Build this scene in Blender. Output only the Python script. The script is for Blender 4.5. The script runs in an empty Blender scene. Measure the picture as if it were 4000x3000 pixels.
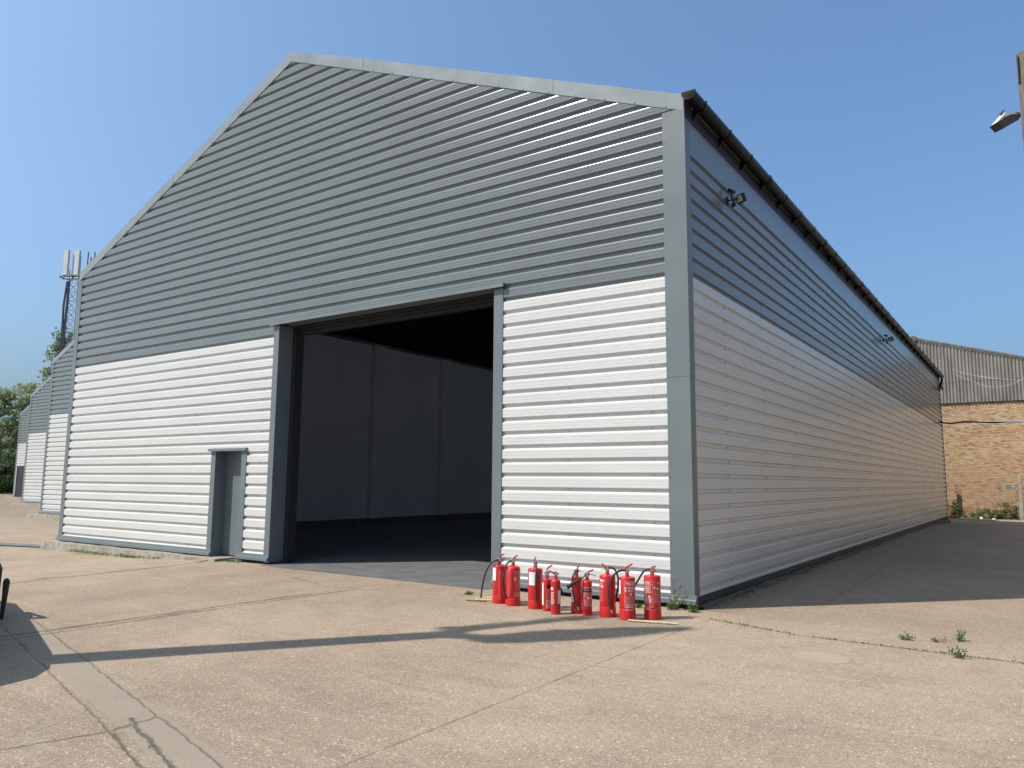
import bpy, bmesh, math, random
from mathutils import Vector, Matrix
random.seed(7)
C = bpy.context.scene.collection
R = math.radians
# ------------------------------------------------------------------ camera
F4, CX, CY, CH = 2962.4, 3.5325, -9.0384, 1.5238      # focal length (px of a 4000 px wide frame), camera position
YAW, PITCH, ROLL = 0.6048, 0.1278, 0.0079
fwd = Vector((-math.sin(YAW)*math.cos(PITCH), math.cos(YAW)*math.cos(PITCH), math.sin(PITCH)))
rgt = Vector((math.cos(YAW), math.sin(YAW), 0)); upv = rgt.cross(fwd)
r2 = rgt*math.cos(ROLL) + upv*math.sin(ROLL); u2 = upv*math.cos(ROLL) - rgt*math.sin(ROLL)
cd = bpy.data.cameras.new('camera'); cam = bpy.data.objects.new('camera', cd); C.objects.link(cam)
cam.matrix_world = Matrix(((r2.x, u2.x, -fwd.x, CX), (r2.y, u2.y, -fwd.y, CY), (r2.z, u2.z, -fwd.z, CH), (0, 0, 0, 1)))
cd.sensor_width = 36; cd.lens = 36*F4/4000; cd.clip_end = 3000; cd.clip_start = 0.05
bpy.context.scene.camera = cam
# ------------------------------------------------------------------ light
SUN_H = Vector((-0.663, -0.749, 0)); EL = R(49)
tosun = Vector((SUN_H.x*math.cos(EL), SUN_H.y*math.cos(EL), math.sin(EL)))
w = bpy.data.worlds.new('World'); bpy.context.scene.world = w; w.use_nodes = True
nt = w.node_tree; bg = nt.nodes['Background']; sk = nt.nodes.new('ShaderNodeTexSky')
sk.sky_type = 'NISHITA'; sk.sun_disc = False; sk.sun_elevation = EL; sk.sun_rotation = math.atan2(SUN_H.x, SUN_H.y)
sk.air_density = 1.0; sk.dust_density = 5.5; sk.ozone_density = 4.0
gm = nt.nodes.new('ShaderNodeGamma'); gm.inputs[1].default_value = .9
mu = nt.nodes.new('ShaderNodeMix'); mu.data_type = 'RGBA'; mu.blend_type = 'MULTIPLY'; mu.inputs[0].default_value = 1; mu.inputs[7].default_value = (.93, 1.19, 1.37, 1)
nt.links.new(sk.outputs[0], gm.inputs[0]); nt.links.new(gm.outputs[0], mu.inputs[6]); cl = nt.nodes.new('ShaderNodeVectorMath'); cl.operation = 'MINIMUM'; cl.inputs[1].default_value = (3.7, 4.6, 5.6)      # keeps the glare round the sun from lighting the shade
nt.links.new(mu.outputs[2], cl.inputs[0]); nt.links.new(cl.outputs[0], bg.inputs[0]); bg.inputs[1].default_value = 0.145
sl = bpy.data.lights.new('sun', 'SUN'); sl.energy = 4.2; sl.angle = R(0.5); sl.color = (1, 0.94, 0.84)
so = bpy.data.objects.new('sun', sl); C.objects.link(so); so.rotation_euler = tosun.to_track_quat('Z', 'Y').to_euler()
vs = bpy.context.scene.view_settings
vs.view_transform = 'Standard'; vs.look = 'None'; vs.gamma = 1; vs.exposure = 0.33; vs.use_curve_mapping = False

# ------------------------------------------------------------------ materials
class NT:
    def __init__(s, m): s.t = m.node_tree; s.n = s.t.nodes; s.l = s.t.links
    def add(s, ty, **k):
        n = s.n.new(ty)
        for a, b in k.items():
            if a.startswith('i_'): n.inputs[a[2:].replace('_', ' ')].default_value = b
            else: setattr(n, a, b)
        return n
    def link(s, a, b): s.l.new(a, b)
    def math(s, op, a, b=None, c=None, clamp=False):
        n = s.n.new('ShaderNodeMath'); n.operation = op; n.use_clamp = clamp
        for i, v in enumerate((a, b, c)):
            if v is None: continue
            if isinstance(v, (int, float)): n.inputs[i].default_value = v
            else: s.l.new(v, n.inputs[i])
        return n.outputs[0]
    def mix(s, f, a, b, mode='MIX'):
        n = s.n.new('ShaderNodeMix'); n.data_type = 'RGBA'; n.blend_type = mode
        for i, v in ((0, f), (6, a), (7, b)):
            if isinstance(v, (int, float)): n.inputs[i].default_value = v
            elif isinstance(v, tuple): n.inputs[i].default_value = (*v[:3], 1)
            else: s.l.new(v, n.inputs[i])
        return n.outputs[2]
    def ramp(s, f, lo, hi):
        n = s.n.new('ShaderNodeMapRange'); n.inputs[1].default_value = lo; n.inputs[2].default_value = hi
        n.interpolation_type = 'SMOOTHSTEP'; s.l.new(f, n.inputs[0]); return n.outputs[0]
    def noise(s, vec, sc, det=4, rough=.55):
        n = s.add('ShaderNodeTexNoise'); n.inputs['Scale'].default_value = sc; n.inputs['Detail'].default_value = det
        n.inputs['Roughness'].default_value = rough
        if vec is not None: s.l.new(vec, n.inputs['Vector'])
        return n.outputs[0]
def mat(name, col, rough=.5, metal=0, var=.12, sc=3, bump=0, bsc=60, spec=.5, coat=0, stretch=None, dirt=None):
    m = bpy.data.materials.new(name); m.use_nodes = True; t = NT(m); b = t.n['Principled BSDF']
    b.inputs['Roughness'].default_value = rough; b.inputs['Metallic'].default_value = metal
    b.inputs['Specular IOR Level'].default_value = spec; b.inputs['Coat Weight'].default_value = coat
    tc = t.add('ShaderNodeTexCoord'); v = tc.outputs['Object']
    if stretch:
        mp = t.add('ShaderNodeMapping'); mp.inputs['Scale'].default_value = stretch; t.link(v, mp.inputs[0]); v = mp.outputs[0]
    n1 = t.noise(v, sc, 5); f = t.ramp(n1, .3, .72)
    c = t.mix(f, tuple(x*(1-var) for x in col), tuple(min(1, x*(1+var)) for x in col))
    if dirt:
        n3 = t.noise(v, sc*4.7, 6, .65); c = t.mix(t.math('MULTIPLY', t.ramp(n3, .55, .75), dirt[1]), c, dirt[0])
    t.link(c, b.inputs['Base Color'])
    t.link(t.math('MULTIPLY_ADD', n1, .16, rough-.08), b.inputs['Roughness'])
    if bump:
        n2 = t.noise(tc.outputs['Object'], bsc, 3); bn = t.add('ShaderNodeBump'); bn.inputs['Strength'].default_value = bump
        bn.inputs['Distance'].default_value = .01; t.link(n2, bn.inputs['Height']); t.link(bn.outputs[0], b.inputs['Normal'])
    return m
M = {}
M['white_sheet'] = mat('white_sheet', (.60, .605, .595), .24, var=.035, sc=1.2, spec=.5, stretch=(.5, .5, 3), bump=.05, bsc=1.2, dirt=((.42, .40, .35), .12))
M['grey_sheet'] = mat('grey_sheet', (.165, .188, .196), .26, var=.06, sc=1.0, spec=.38, stretch=(.5, .5, 3), bump=.05, bsc=1.2)
M['flashing'] = mat('flashing', (.145, .172, .184), .34, var=.07, sc=.9, spec=.5, bump=.12, bsc=1.6)
M['verge_metal'] = mat('verge_metal', (.20, .235, .25), .28, var=.10, sc=1.5, spec=.7, bump=.25, bsc=2.2)
for k_, w_c in (('grey_sheet', .25), ('white_sheet', .12), ('verge_metal', .35)):
    b_ = M[k_].node_tree.nodes['Principled BSDF']; b_.inputs['Coat Weight'].default_value = w_c; b_.inputs['Coat Roughness'].default_value = .13
M['screw'] = mat('screw', (.30, .30, .30), .35, metal=.8)
M['fascia'] = mat('fascia', (.030, .032, .037), .5, spec=.25)
M['screw_dark'] = mat('screw_dark', (.10, .10, .10), .6, spec=.2)
M['tan_render'] = mat('tan_render', (.31, .285, .245), .9, var=.1)
M['gutter'] = mat('gutter', (.006, .006, .009), .34, spec=.2, var=.2, sc=4)
M['black'] = mat('black', (.012, .012, .014), .45, var=.2)
M['rubber'] = mat('rubber', (.025, .025, .027), .5, var=.2, sc=20)
M['chrome'] = mat('chrome', (.6, .6, .58), .25, metal=1)
M['lens'] = mat('lens', (.75, .74, .66), .3)
M['concrete_old'] = mat('concrete_old', (.30, .27, .22), .9, var=.25, sc=6, bump=.6, bsc=25, dirt=((.12, .12, .07), .5))
M['concrete_dirty'] = mat('concrete_dirty', (.13, .115, .09), .95, var=.4, sc=6, bump=.8, bsc=20, dirt=((.05, .055, .03), .7))
M['concrete_post'] = mat('concrete_post', (.33, .30, .25), .9, var=.2, sc=7, bump=.5, bsc=30, dirt=((.15, .14, .09), .5))
M['kerb'] = mat('kerb', (.42, .38, .31), .9, var=.15, sc=4, bump=.4, bsc=30)
M['interior_wall'] = mat('interior_wall', (.80, .80, .83), .7, var=.05, sc=.5)
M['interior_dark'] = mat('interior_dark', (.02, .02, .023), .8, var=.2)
M['floor_paint'] = mat('floor_paint', (.145, .145, .148), .6, var=.14, sc=2.5, bump=.2, bsc=40, dirt=((.22, .20, .17), .4))
M['door_dark'] = mat('door_dark', (.02, .022, .035), .4)
M['red'] = mat('red', (.50, .012, .012), .28, var=.08, sc=8, coat=.4, bump=.02)
M['red_plastic'] = mat('red_plastic', (.56, .022, .02), .38, var=.06, sc=9)
M['red_pale'] = mat('red_pale', (.62, .045, .04), .42, var=.05, sc=9)
M['paper'] = mat('paper', (.78, .78, .76), .5, var=.03)
M['print'] = mat('print', (.78, .66, .64), .5, var=.05)
M['print_soft'] = mat('print_soft', (.60, .20, .19), .5, var=.2, sc=60)
m = bpy.data.materials.new('added_rooflight'); m.use_nodes = True; t_ = NT(m); tr = t_.add('ShaderNodeBsdfTranslucent'); tr.inputs[0].default_value = (.30, .34, .38, 1)
t_.link(tr.outputs[0], t_.n['Material Output'].inputs[0]); M['added_rooflight'] = m
M['yellow'] = mat('yellow', (.72, .58, .26), .45)
M['cable_yellow'] = mat('cable_yellow', (.38, .36, .06), .5)
M['wood_pale'] = mat('wood_pale', (.55, .45, .32), .7, var=.2, stretch=(3, 20, 20), dirt=((.75, .73, .68), .6))
M['pole_wood'] = mat('pole_wood', (.15, .125, .10), .9, var=.35, sc=5, stretch=(6, 6, .6), bump=.6, bsc=30)
M['galv'] = mat('galv', (.46, .47, .48), .45, metal=.35, var=.12, sc=5)
M['mast_dark'] = mat('mast_dark', (.035, .035, .05), .6, var=.4, sc=3)
M['antenna'] = mat('antenna', (.50, .51, .51), .5, var=.06)
M['lamp_white'] = mat('lamp_white', (.62, .60, .54), .5, var=.1, sc=9)
M['lamp_dark'] = mat('lamp_dark', (.06, .045, .04), .5)
M['asbestos'] = mat('asbestos', (.205, .19, .175), .92, var=.22, sc=2.2, stretch=(1, 1, .35), bump=.4, bsc=30, dirt=((.10, .09, .075), .55))
M['ridge_cap'] = mat('ridge_cap', (.13, .12, .11), .95, var=.35, sc=5, bump=.7, bsc=14, dirt=((.36, .33, .26), .7))
M['bark'] = mat('bark', (.11, .085, .06), .95, var=.3, sc=5, stretch=(4, 4, .7), bump=.6, bsc=20)
M['green_sign'] = mat('green_sign', (.01, .11, .065), .4)
M['cream'] = mat('cream', (.42, .40, .36), .5)
M['orange'] = mat('orange', (.50, .10, .04), .5)
M['grey_cable'] = mat('grey_cable', (.38, .40, .40), .4)
M['steel_grate'] = mat('steel_grate', (.20, .20, .20), .6, metal=.4, var=.3, sc=10)
M['soil'] = mat('soil', (.10, .075, .05), .95, var=.4, sc=8, bump=.8, bsc=15)
def leafmat(name, a, b, trans=.25):
    m = bpy.data.materials.new(name); m.use_nodes = True; t = NT(m); p = t.n['Principled BSDF']
    g = t.add('ShaderNodeNewGeometry'); tc = t.add('ShaderNodeTexCoord')
    n = t.noise(tc.outputs['Object'], 1.3, 3)
    f = t.math('ADD', t.math('MULTIPLY', g.outputs['Random Per Island'], .6), t.math('MULTIPLY', t.ramp(n, .35, .65), .4))
    c = t.mix(f, a, b); t.link(c, p.inputs['Base Color']); p.inputs['Roughness'].default_value = .55
    p.inputs['Specular IOR Level'].default_value = .3
    tr = t.add('ShaderNodeBsdfTranslucent'); t.link(c, tr.inputs[0]); mx = t.add('ShaderNodeMixShader'); mx.inputs[0].default_value = trans
    t.link(p.outputs[0], mx.inputs[1]); t.link(tr.outputs[0], mx.inputs[2]); t.link(mx.outputs[0], t.n['Material Output'].inputs[0])
    return m
M['leaf_dark'] = leafmat('leaf_dark', (.06, .11, .04), (.16, .23, .08), .35)
M['leaf_mid'] = leafmat('leaf_mid', (.12, .19, .08), (.29, .37, .18), .4)
M['leaf_pale'] = leafmat('leaf_pale', (.24, .30, .17), (.50, .55, .36), .45)
M['leaf_weed'] = leafmat('leaf_weed', (.05, .11, .02), (.14, .24, .05))
M['leaf_dry'] = leafmat('leaf_dry', (.11, .10, .04), (.22, .18, .09))

def brick_mat():
    m = bpy.data.materials.new('yellow_brick'); m.use_nodes = True; t = NT(m); b = t.n['Principled BSDF']
    tc = t.add('ShaderNodeTexCoord'); sp = t.add('ShaderNodeSeparateXYZ'); t.link(tc.outputs['Object'], sp.inputs[0])
    cb = t.add('ShaderNodeCombineXYZ'); t.link(sp.outputs[0], cb.inputs[0]); t.link(sp.outputs[2], cb.inputs[1])
    br = t.add('ShaderNodeTexBrick'); t.link(cb.outputs[0], br.inputs[0])
    br.inputs['Scale'].default_value = 1; br.inputs['Brick Width'].default_value = .225; br.inputs['Row Height'].default_value = .075
    br.inputs['Mortar Size'].default_value = .009; br.inputs['Mortar Smooth'].default_value = .3
    br.inputs['Color1'].default_value = (0, 0, 0, 1); br.inputs['Color2'].default_value = (1, 1, 1, 1); br.inputs['Mortar'].default_value = (.5, .5, .5, 1)
    cr = t.add('ShaderNodeValToRGB'); t.link(br.outputs['Color'], cr.inputs[0]); e = cr.color_ramp.elements
    e[0].color = (.29, .155, .10, 1); e[0].position = 0
    e[1].color = (.60, .44, .27, 1); e[1].position = 1
    for p, c in ((.18, (.44, .28, .155, 1)), (.5, (.50, .345, .19, 1)), (.75, (.58, .43, .25, 1))):
        q = e.new(p); q.color = c
    n = t.noise(tc.outputs['Object'], .9, 5); c = t.mix(t.ramp(n, .35, .7), cr.outputs[0], t.mix(.28, cr.outputs[0], (.40, .22, .15)))
    # red-brown band of staining low on the wall
    lo = t.ramp(t.math('ADD', sp.outputs[2], t.math('MULTIPLY', n, 2.2)), 4.6, 2.2); c = t.mix(t.math('MULTIPLY', lo, .45), c, (.36, .21, .13))
    n2 = t.noise(tc.outputs['Object'], 14, 4); c = t.mix(t.math('MULTIPLY', t.ramp(n2, .5, .75), .3), c, (.22, .15, .10))
    c = t.mix(t.math('MULTIPLY', br.outputs['Fac'], .9), c, (.19, .14, .10)); t.link(c, b.inputs['Base Color']); b.inputs['Roughness'].default_value = .9
    bn = t.add('ShaderNodeBump'); bn.inputs['Strength'].default_value = .6; bn.inputs['Distance'].default_value = .01; bn.invert = True
    t.link(br.outputs['Fac'], bn.inputs['Height']); t.link(bn.outputs[0], b.inputs['Normal'])
    return m
M['brick'] = brick_mat()

# cracks and joints of the yard: x0, y0, x1, y1, half width, wobble, strength, green
CRACKS = [
 (-4.90, -7.6, -4.66, -1.9, .028, .045, 1, 0), (-4.66, -1.9, -4.60, -.15, .008, .03, .6, 0),
 (-4.66, -7.4, -4.50, -1.2, .022, .04, .9, 0), (-4.80, -5.8, -4.60, -3.4, .022, .07, .9, 0), (-5.3, -1.35, -3.2, -.95, .012, .12, .5, 0),
 (-5.7, -5.28, -1.19, -6.44, .010, .035, .6, .1), (-1.19, -6.44, -.45, -6.66, .011, .04, .8, .1),
 (-5.6, -4.98, -.13, -6.39, .010, .035, .6, .1), (-.13, -6.39, 1.5, -6.8, .012, .04, .6, .2),
 (-1.38, -6.22, -.96, -6.36, .013, .06, .9, .1), (-1.24, -6.12, -1.22, -6.48, .014, .06, .7, 0), (-.96, -6.36, -.35, -6.55, .012, .05, .9, .35),
 (-1.9, -6.05, -1.72, -5.93, .004, .03, .5, 0),
 (-1.50, -7.3, -1.22, -6.47, .013, .04, .8, .1),
 (.15, -.42, 1.4, -.84, .012, .02, .9, .7), (1.4, -.84, 5.5, -1.02, .012, .02, .9, .7),
 (.36, -1.3, .34, -8.5, .009, .02, .6, 0), (.38, -.5, .36, -1.3, .008, .02, .4, 0),
 (-8.2, -.22, -2.85, -.20, .006, .02, .6, 0),
 (-7.4, -1.5, -5.2, -.9, .005, .08, .35, 0), (-6.3, -.9, -5.2, -1.25, .016, .1, .55, 0),
 (2.0, 7.6, 4.2, 8.4, .018, .06, .8, 0), (2.0, 7.45, 4.2, 7.7, .018, .06, .8, 0), (2.0, 5.6, 3.4, 5.7, .018, .08, .8, 0),
 (-19, 3.2, -34, 8.5, .03, .15, .7, .9), (-16.2, .8, -60, 3.0, .02, .1, .5, 0), (-13, -2.6, -8.6, -3.4, .006, .08, .5, 0),
 (-14.2, -.9, -14.0, -9, .012, .05, .6, .1), (1.2, 1.0, .9, 14, .02, .15, .3, 0),
]
def ground_mat():
    m = bpy.data.materials.new('yard_concrete'); m.use_nodes = True; t = NT(m); b = t.n['Principled BSDF']
    tc = t.add('ShaderNodeTexCoord'); v = tc.outputs['Object']
    big = t.noise(v, .22, 6, .6); mid = t.noise(v, 1.6, 6, .65); fine = t.noise(v, 26, 4, .7); tiny = t.noise(v, 130, 2, .6)
    c = t.mix(t.ramp(big, .32, .68), (.264, .202, .153), (.380, .295, .220))
    c = t.mix(t.math('MULTIPLY', t.ramp(mid, .45, .68), .6), c, (.225, .178, .142))
    bl = t.noise(v, .75, 5, .6); c = t.mix(t.math('MULTIPLY', t.ramp(bl, .50, .64), .35), c, (.40, .325, .235)); c = t.mix(t.math('MULTIPLY', t.ramp(bl, .44, .33), .35), c, (.215, .165, .130))
    c = t.mix(t.math('MULTIPLY', t.ramp(fine, .5, .75), .45), c, (.20, .165, .125))
    h1 = t.noise(v, 5.5, 5, .7); h2 = t.noise(v, 19, 3, .6)
    c = t.mix(t.math('MULTIPLY', t.ramp(h1, .48, .66), .45), c, (.335, .245, .195)); c = t.mix(t.math('MULTIPLY', t.ramp(h2, .52, .70), .4), c, (.35, .305, .20))
    c = t.mix(t.math('MULTIPLY', t.ramp(h2, .46, .32), .35), c, (.255, .215, .185))
    # long pale rake and tyre streaks
    mp = t.add('ShaderNodeMapping'); mp.inputs['Rotation'].default_value = (0, 0, R(20)); mp.inputs['Scale'].default_value = (.35, 2.6, 1); t.link(v, mp.inputs[0])
    st = t.noise(mp.outputs[0], 2.2, 6, .7); c = t.mix(t.math('MULTIPLY', t.ramp(st, .5, .72), .35), c, (.43, .37, .285))
    # trench of smoother grey concrete
    sp = t.add('ShaderNodeSeparateXYZ')
    nv = t.add('ShaderNodeTexNoise'); nv.inputs['Scale'].default_value = 6.5; nv.inputs['Detail'].default_value = 8; nv.inputs['Roughness'].default_value = .72; t.link(v, nv.inputs['Vector'])
    off = t.add('ShaderNodeVectorMath', operation='SUBTRACT'); t.link(nv.outputs['Color'], off.inputs[0]); off.inputs[1].default_value = (.5, .5, .5)
    t.link(v, sp.inputs[0]); X, Y = sp.outputs[0], sp.outputs[1]
    so_ = t.add('ShaderNodeSeparateXYZ'); t.link(off.outputs[0], so_.inputs[0]); OX, OY = so_.outputs[0], so_.outputs[1]
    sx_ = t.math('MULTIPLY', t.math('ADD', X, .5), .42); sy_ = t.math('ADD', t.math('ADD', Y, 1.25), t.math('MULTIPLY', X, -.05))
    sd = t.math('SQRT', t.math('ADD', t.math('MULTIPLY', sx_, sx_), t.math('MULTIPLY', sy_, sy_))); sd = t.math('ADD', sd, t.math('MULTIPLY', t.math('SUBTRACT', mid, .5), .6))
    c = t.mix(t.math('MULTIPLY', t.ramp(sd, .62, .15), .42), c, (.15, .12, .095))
    # dull drag marks; building's shade painted onto the side yard; grime along the wall
    mp2 = t.add('ShaderNodeMapping'); mp2.inputs['Rotation'].default_value = (0, 0, R(-34)); mp2.inputs['Scale'].default_value = (.25, 3.4, 1); t.link(v, mp2.inputs[0])
    st2 = t.noise(mp2.outputs[0], 1.5, 7, .75); c = t.mix(t.math('MULTIPLY', t.ramp(st2, .57, .70), .38), c, (.165, .13, .10))
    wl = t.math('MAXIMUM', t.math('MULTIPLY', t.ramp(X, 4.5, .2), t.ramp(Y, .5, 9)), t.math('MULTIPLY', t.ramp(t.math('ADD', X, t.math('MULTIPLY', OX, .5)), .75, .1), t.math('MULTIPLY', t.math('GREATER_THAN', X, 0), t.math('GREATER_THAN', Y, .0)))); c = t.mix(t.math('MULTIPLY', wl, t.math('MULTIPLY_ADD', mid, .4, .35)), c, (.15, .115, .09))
    # aggregate
    agg_a = []
    for scl, lo in ((95, .80), (48, .87), (150, .78)):
        vo = t.add('ShaderNodeTexVoronoi'); vo.inputs['Scale'].default_value = scl; t.link(v, vo.inputs['Vector'])
        s1 = t.add('ShaderNodeSeparateColor'); t.link(vo.outputs['Color'], s1.inputs[0])
        body = t.ramp(vo.outputs['Distance'], .50, .34)
        agg_a.append((t.math('MULTIPLY', t.ramp(s1.outputs[0], lo-.04, lo), body), t.math('MULTIPLY', t.ramp(s1.outputs[1], lo, lo+.04), body), s1.outputs[2]))
    # trench mask: strip between the two long cracks
    x0, y0, x1, y1 = -5.6, -5.13, .6, -6.67
    L = math.hypot(x1-x0, y1-y0); ux, uy = (x1-x0)/L, (y1-y0)/L
    dd = t.math('ABSOLUTE', t.math('ADD', t.math('ADD', t.math('MULTIPLY', X, -uy), t.math('MULTIPLY', Y, ux)), uy*x0-ux*y0))
    dd = t.math('ADD', dd, t.math('MULTIPLY', OX, .05)); trench = t.ramp(dd, .155, .145)
    c = t.mix(t.math('MULTIPLY', trench, .7), c, t.mix(mid, (.25, .21, .165), (.34, .295, .235)))
    # round filled hole
    dx = t.math('SUBTRACT', X, 1.83); dy = t.math('SUBTRACT', Y, -1.73)
    rr = t.math('SQRT', t.math('ADD', t.math('MULTIPLY', dx, dx), t.math('MULTIPLY', dy, dy)))
    rr = t.math('ADD', rr, t.math('MULTIPLY', OX, .06)); disc = t.ramp(rr, .25, .235); ring = t.math('MULTIPLY', t.ramp(rr, .285, .25), t.ramp(rr, .225, .245))
    c = t.mix(t.math('MULTIPLY', disc, t.math('MULTIPLY', t.ramp(mid, .3, .7), .75)), c, (.40, .35, .28)); c = t.mix(t.math('MULTIPLY', ring, .25), c, (.17, .14, .10))
    # long rough band with broken edge in front of the doorway
    kill = t.math('SUBTRACT', 1, t.math('MULTIPLY', t.math('MAXIMUM', trench, disc), .85))
    for a, d, rnd in agg_a:
        c = t.mix(t.math('MULTIPLY', t.math('MULTIPLY', a, kill), .52), c, t.mix(rnd, (.72, .63, .47), (.60, .42, .22)))
        c = t.mix(t.math('MULTIPLY', t.math('MULTIPLY', d, kill), .6), c, (.11, .085, .065))
    tot = None; gr = None
    for i, (ax, ay, bx, by, hw, wob, stg, green) in enumerate(CRACKS):
        Lc = math.hypot(bx-ax, by-ay); qx, qy = (bx-ax)/Lc, (by-ay)/Lc
        px = t.math('ADD', X, t.math('MULTIPLY', OX, wob*2.6)); py = t.math('ADD', Y, t.math('MULTIPLY', OY, wob*2.6))
        ds = t.math('ABSOLUTE', t.math('ADD', t.math('ADD', t.math('MULTIPLY', px, -qy), t.math('MULTIPLY', py, qx)), qy*ax-qx*ay))
        al = t.math('ADD', t.math('ADD', t.math('MULTIPLY', X, qx), t.math('MULTIPLY', Y, qy)), -(qx*ax+qy*ay))
        al = t.math('ABSOLUTE', t.math('SUBTRACT', al, Lc/2))
        wd = t.math('MULTIPLY_ADD', t.ramp(mid, .3, .7), hw*1.5, hw*.35)
        k = t.math('SUBTRACT', 1, t.math('DIVIDE', ds, wd), clamp=True)
        k = t.math('POWER', k, .6)
        k = t.math('MULTIPLY', k, t.math('LESS_THAN', al, Lc/2)); k = t.math('MULTIPLY', k, stg)
        tot = k if tot is None else t.math('MAXIMUM', tot, k)
        if green:
            g = t.math('MULTIPLY', k, green); gr = g if gr is None else t.math('MAXIMUM', gr, g)
    gmask = t.math('MULTIPLY', gr, t.ramp(t.noise(v, 7, 3), .42, .6))
    c = t.mix(t.math('MULTIPLY', tot, .82), c, (.075, .058, .042)); c = t.mix(gmask, c, (.10, .13, .035))
    t.link(c, b.inputs['Base Color']); b.inputs['Roughness'].default_value = .88; b.inputs['Specular IOR Level'].default_value = .25
    h = t.math('ADD', t.math('MULTIPLY', fine, .5), t.math('MULTIPLY', tiny, .35)); h = t.math('SUBTRACT', h, t.math('MULTIPLY', tot, 1.6))
    h = t.math('ADD', h, t.math('MULTIPLY', agg_a[0][0], .2))
    bn = t.add('ShaderNodeBump'); bn.inputs['Strength'].default_value = .55; bn.inputs['Distance'].default_value = .012
    t.link(h, bn.inputs['Height']); t.link(bn.outputs[0], b.inputs['Normal'])
    return m

# ------------------------------------------------------------------ mesh helpers
class MB:
    def __init__(s): s.v = []; s.f = []; s.m = []
    def face(s, pts, mi=0):
        i = len(s.v); s.v += [tuple(p) for p in pts]; s.f.append(tuple(range(i, i+len(pts)))); s.m.append(mi)
    def mesh(s, vs, fs, mi=0):
        i = len(s.v); s.v += [tuple(p) for p in vs]; s.f += [tuple(i+k for k in f) for f in fs]; s.m += [mi]*len(fs)
    def box(s, a, b, mi=0, mx=None):
        x0, y0, z0 = a; x1, y1, z1 = b
        vs = [Vector(p) for p in ((x0, y0, z0), (x1, y0, z0), (x1, y1, z0), (x0, y1, z0), (x0, y0, z1), (x1, y0, z1), (x1, y1, z1), (x0, y1, z1))]
        if mx: vs = [mx @ p for p in vs]
        s.mesh(vs, [(0, 3, 2, 1), (4, 5, 6, 7), (0, 1, 5, 4), (1, 2, 6, 5), (2, 3, 7, 6), (3, 0, 4, 7)], mi)
    def prism(s, poly, ext, mi=0):                       # poly: 3-D points, ext: extrusion vector
        n = len(poly); e = Vector(ext); P = [Vector(p) for p in poly]; Q = [p+e for p in P]
        s.mesh(P+Q, [tuple(range(n))[::-1], tuple(range(n, 2*n))]+[(i, (i+1) % n, n+(i+1) % n, n+i) for i in range(n)], mi)
    def tube(s, pts, rad, n=8, mi=0, cap=True):
        P = [Vector(p) for p in pts]; k = len(P); rads = rad if isinstance(rad, (list, tuple)) else [rad]*k
        up = Vector((0, 0, 1)); vs = []; prev = None
        for i in range(k):
            d = (P[min(i+1, k-1)]-P[max(i-1, 0)]).normalized()
            a = (prev - d*prev.dot(d)) if prev is not None else (d.cross(up) if abs(d.z) < .95 else d.cross(Vector((1, 0, 0))))
            a.normalize(); prev = a; b_ = d.cross(a)
            for j in range(n):
                q = 2*math.pi*j/n; vs.append(P[i]+(a*math.cos(q)+b_*math.sin(q))*rads[i])
        fs = [(i*n+j, i*n+(j+1) % n, (i+1)*n+(j+1) % n, (i+1)*n+j) for i in range(k-1) for j in range(n)]
        if cap: fs += [tuple(range(n))[::-1], tuple(range((k-1)*n, k*n))]
        s.mesh(vs, fs, mi)
    def lathe(s, prof, n=28, mi=0, c=(0, 0, 0)):         # prof: (r, z) from bottom to top
        vs = []; fs = []; k = len(prof)
        for r, z in prof:
            for j in range(n):
                q = 2*math.pi*j/n; vs.append((c[0]+r*math.cos(q), c[1]+r*math.sin(q), c[2]+z))
        fs = [(i*n+j, i*n+(j+1) % n, (i+1)*n+(j+1) % n, (i+1)*n+j) for i in range(k-1) for j in range(n)]
        fs += [tuple(range(n))[::-1], tuple(range((k-1)*n, k*n))]; s.mesh(vs, fs, mi)
    def build(s, name, mats, parent=None, local=False, smooth=False, bevel=0):
        me = bpy.data.meshes.new(name); off = Vector((0, 0, 0))
        if parent is not None and not local:
            q = parent
            while q is not None: off += q.location; q = q.parent
        me.from_pydata([tuple(Vector(p)-off) for p in s.v], [], s.f)
        if isinstance(mats, str): mats = [mats]
        for m in mats: me.materials.append(M[m])
        me.polygons.foreach_set('material_index', s.m); me.update()
        if smooth or bevel:
            if bevel:
                bm = bmesh.new(); bm.from_mesh(me); bmesh.ops.remove_doubles(bm, verts=bm.verts, dist=1e-5)
                bmesh.ops.bevel(bm, geom=[e for e in bm.edges if len(e.link_faces) == 2 and e.calc_face_angle(0) > .5], offset=bevel, segments=2, affect='EDGES'); bm.to_mesh(me); bm.free()
            me.shade_smooth(); me.set_sharp_from_angle(angle=R(38))
        o = bpy.data.objects.new(name, me); C.objects.link(o)
        if parent is not None: o.parent = parent
        return o
def tag(o, label=None, cat=None, group=None, kind=None):
    for k, v in (('label', label), ('category', cat), ('group', group), ('kind', kind)):
        if v: o[k] = v
    return o
def empty(name, loc, label, cat, group=None, rz=0):
    o = bpy.data.objects.new(name, None); C.objects.link(o); o.location = loc; o.rotation_euler = (0, 0, rz); o.empty_display_size = .2
    return tag(o, label, cat, group)
def pix(u, v, dep):                                      # world point seen at (u, v) of the 4000 px frame, at a depth in metres
    return Vector((CX, CY, CH)) + (fwd + r2*((u-2000)/F4) - u2*((v-1500)/F4))*dep

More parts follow.
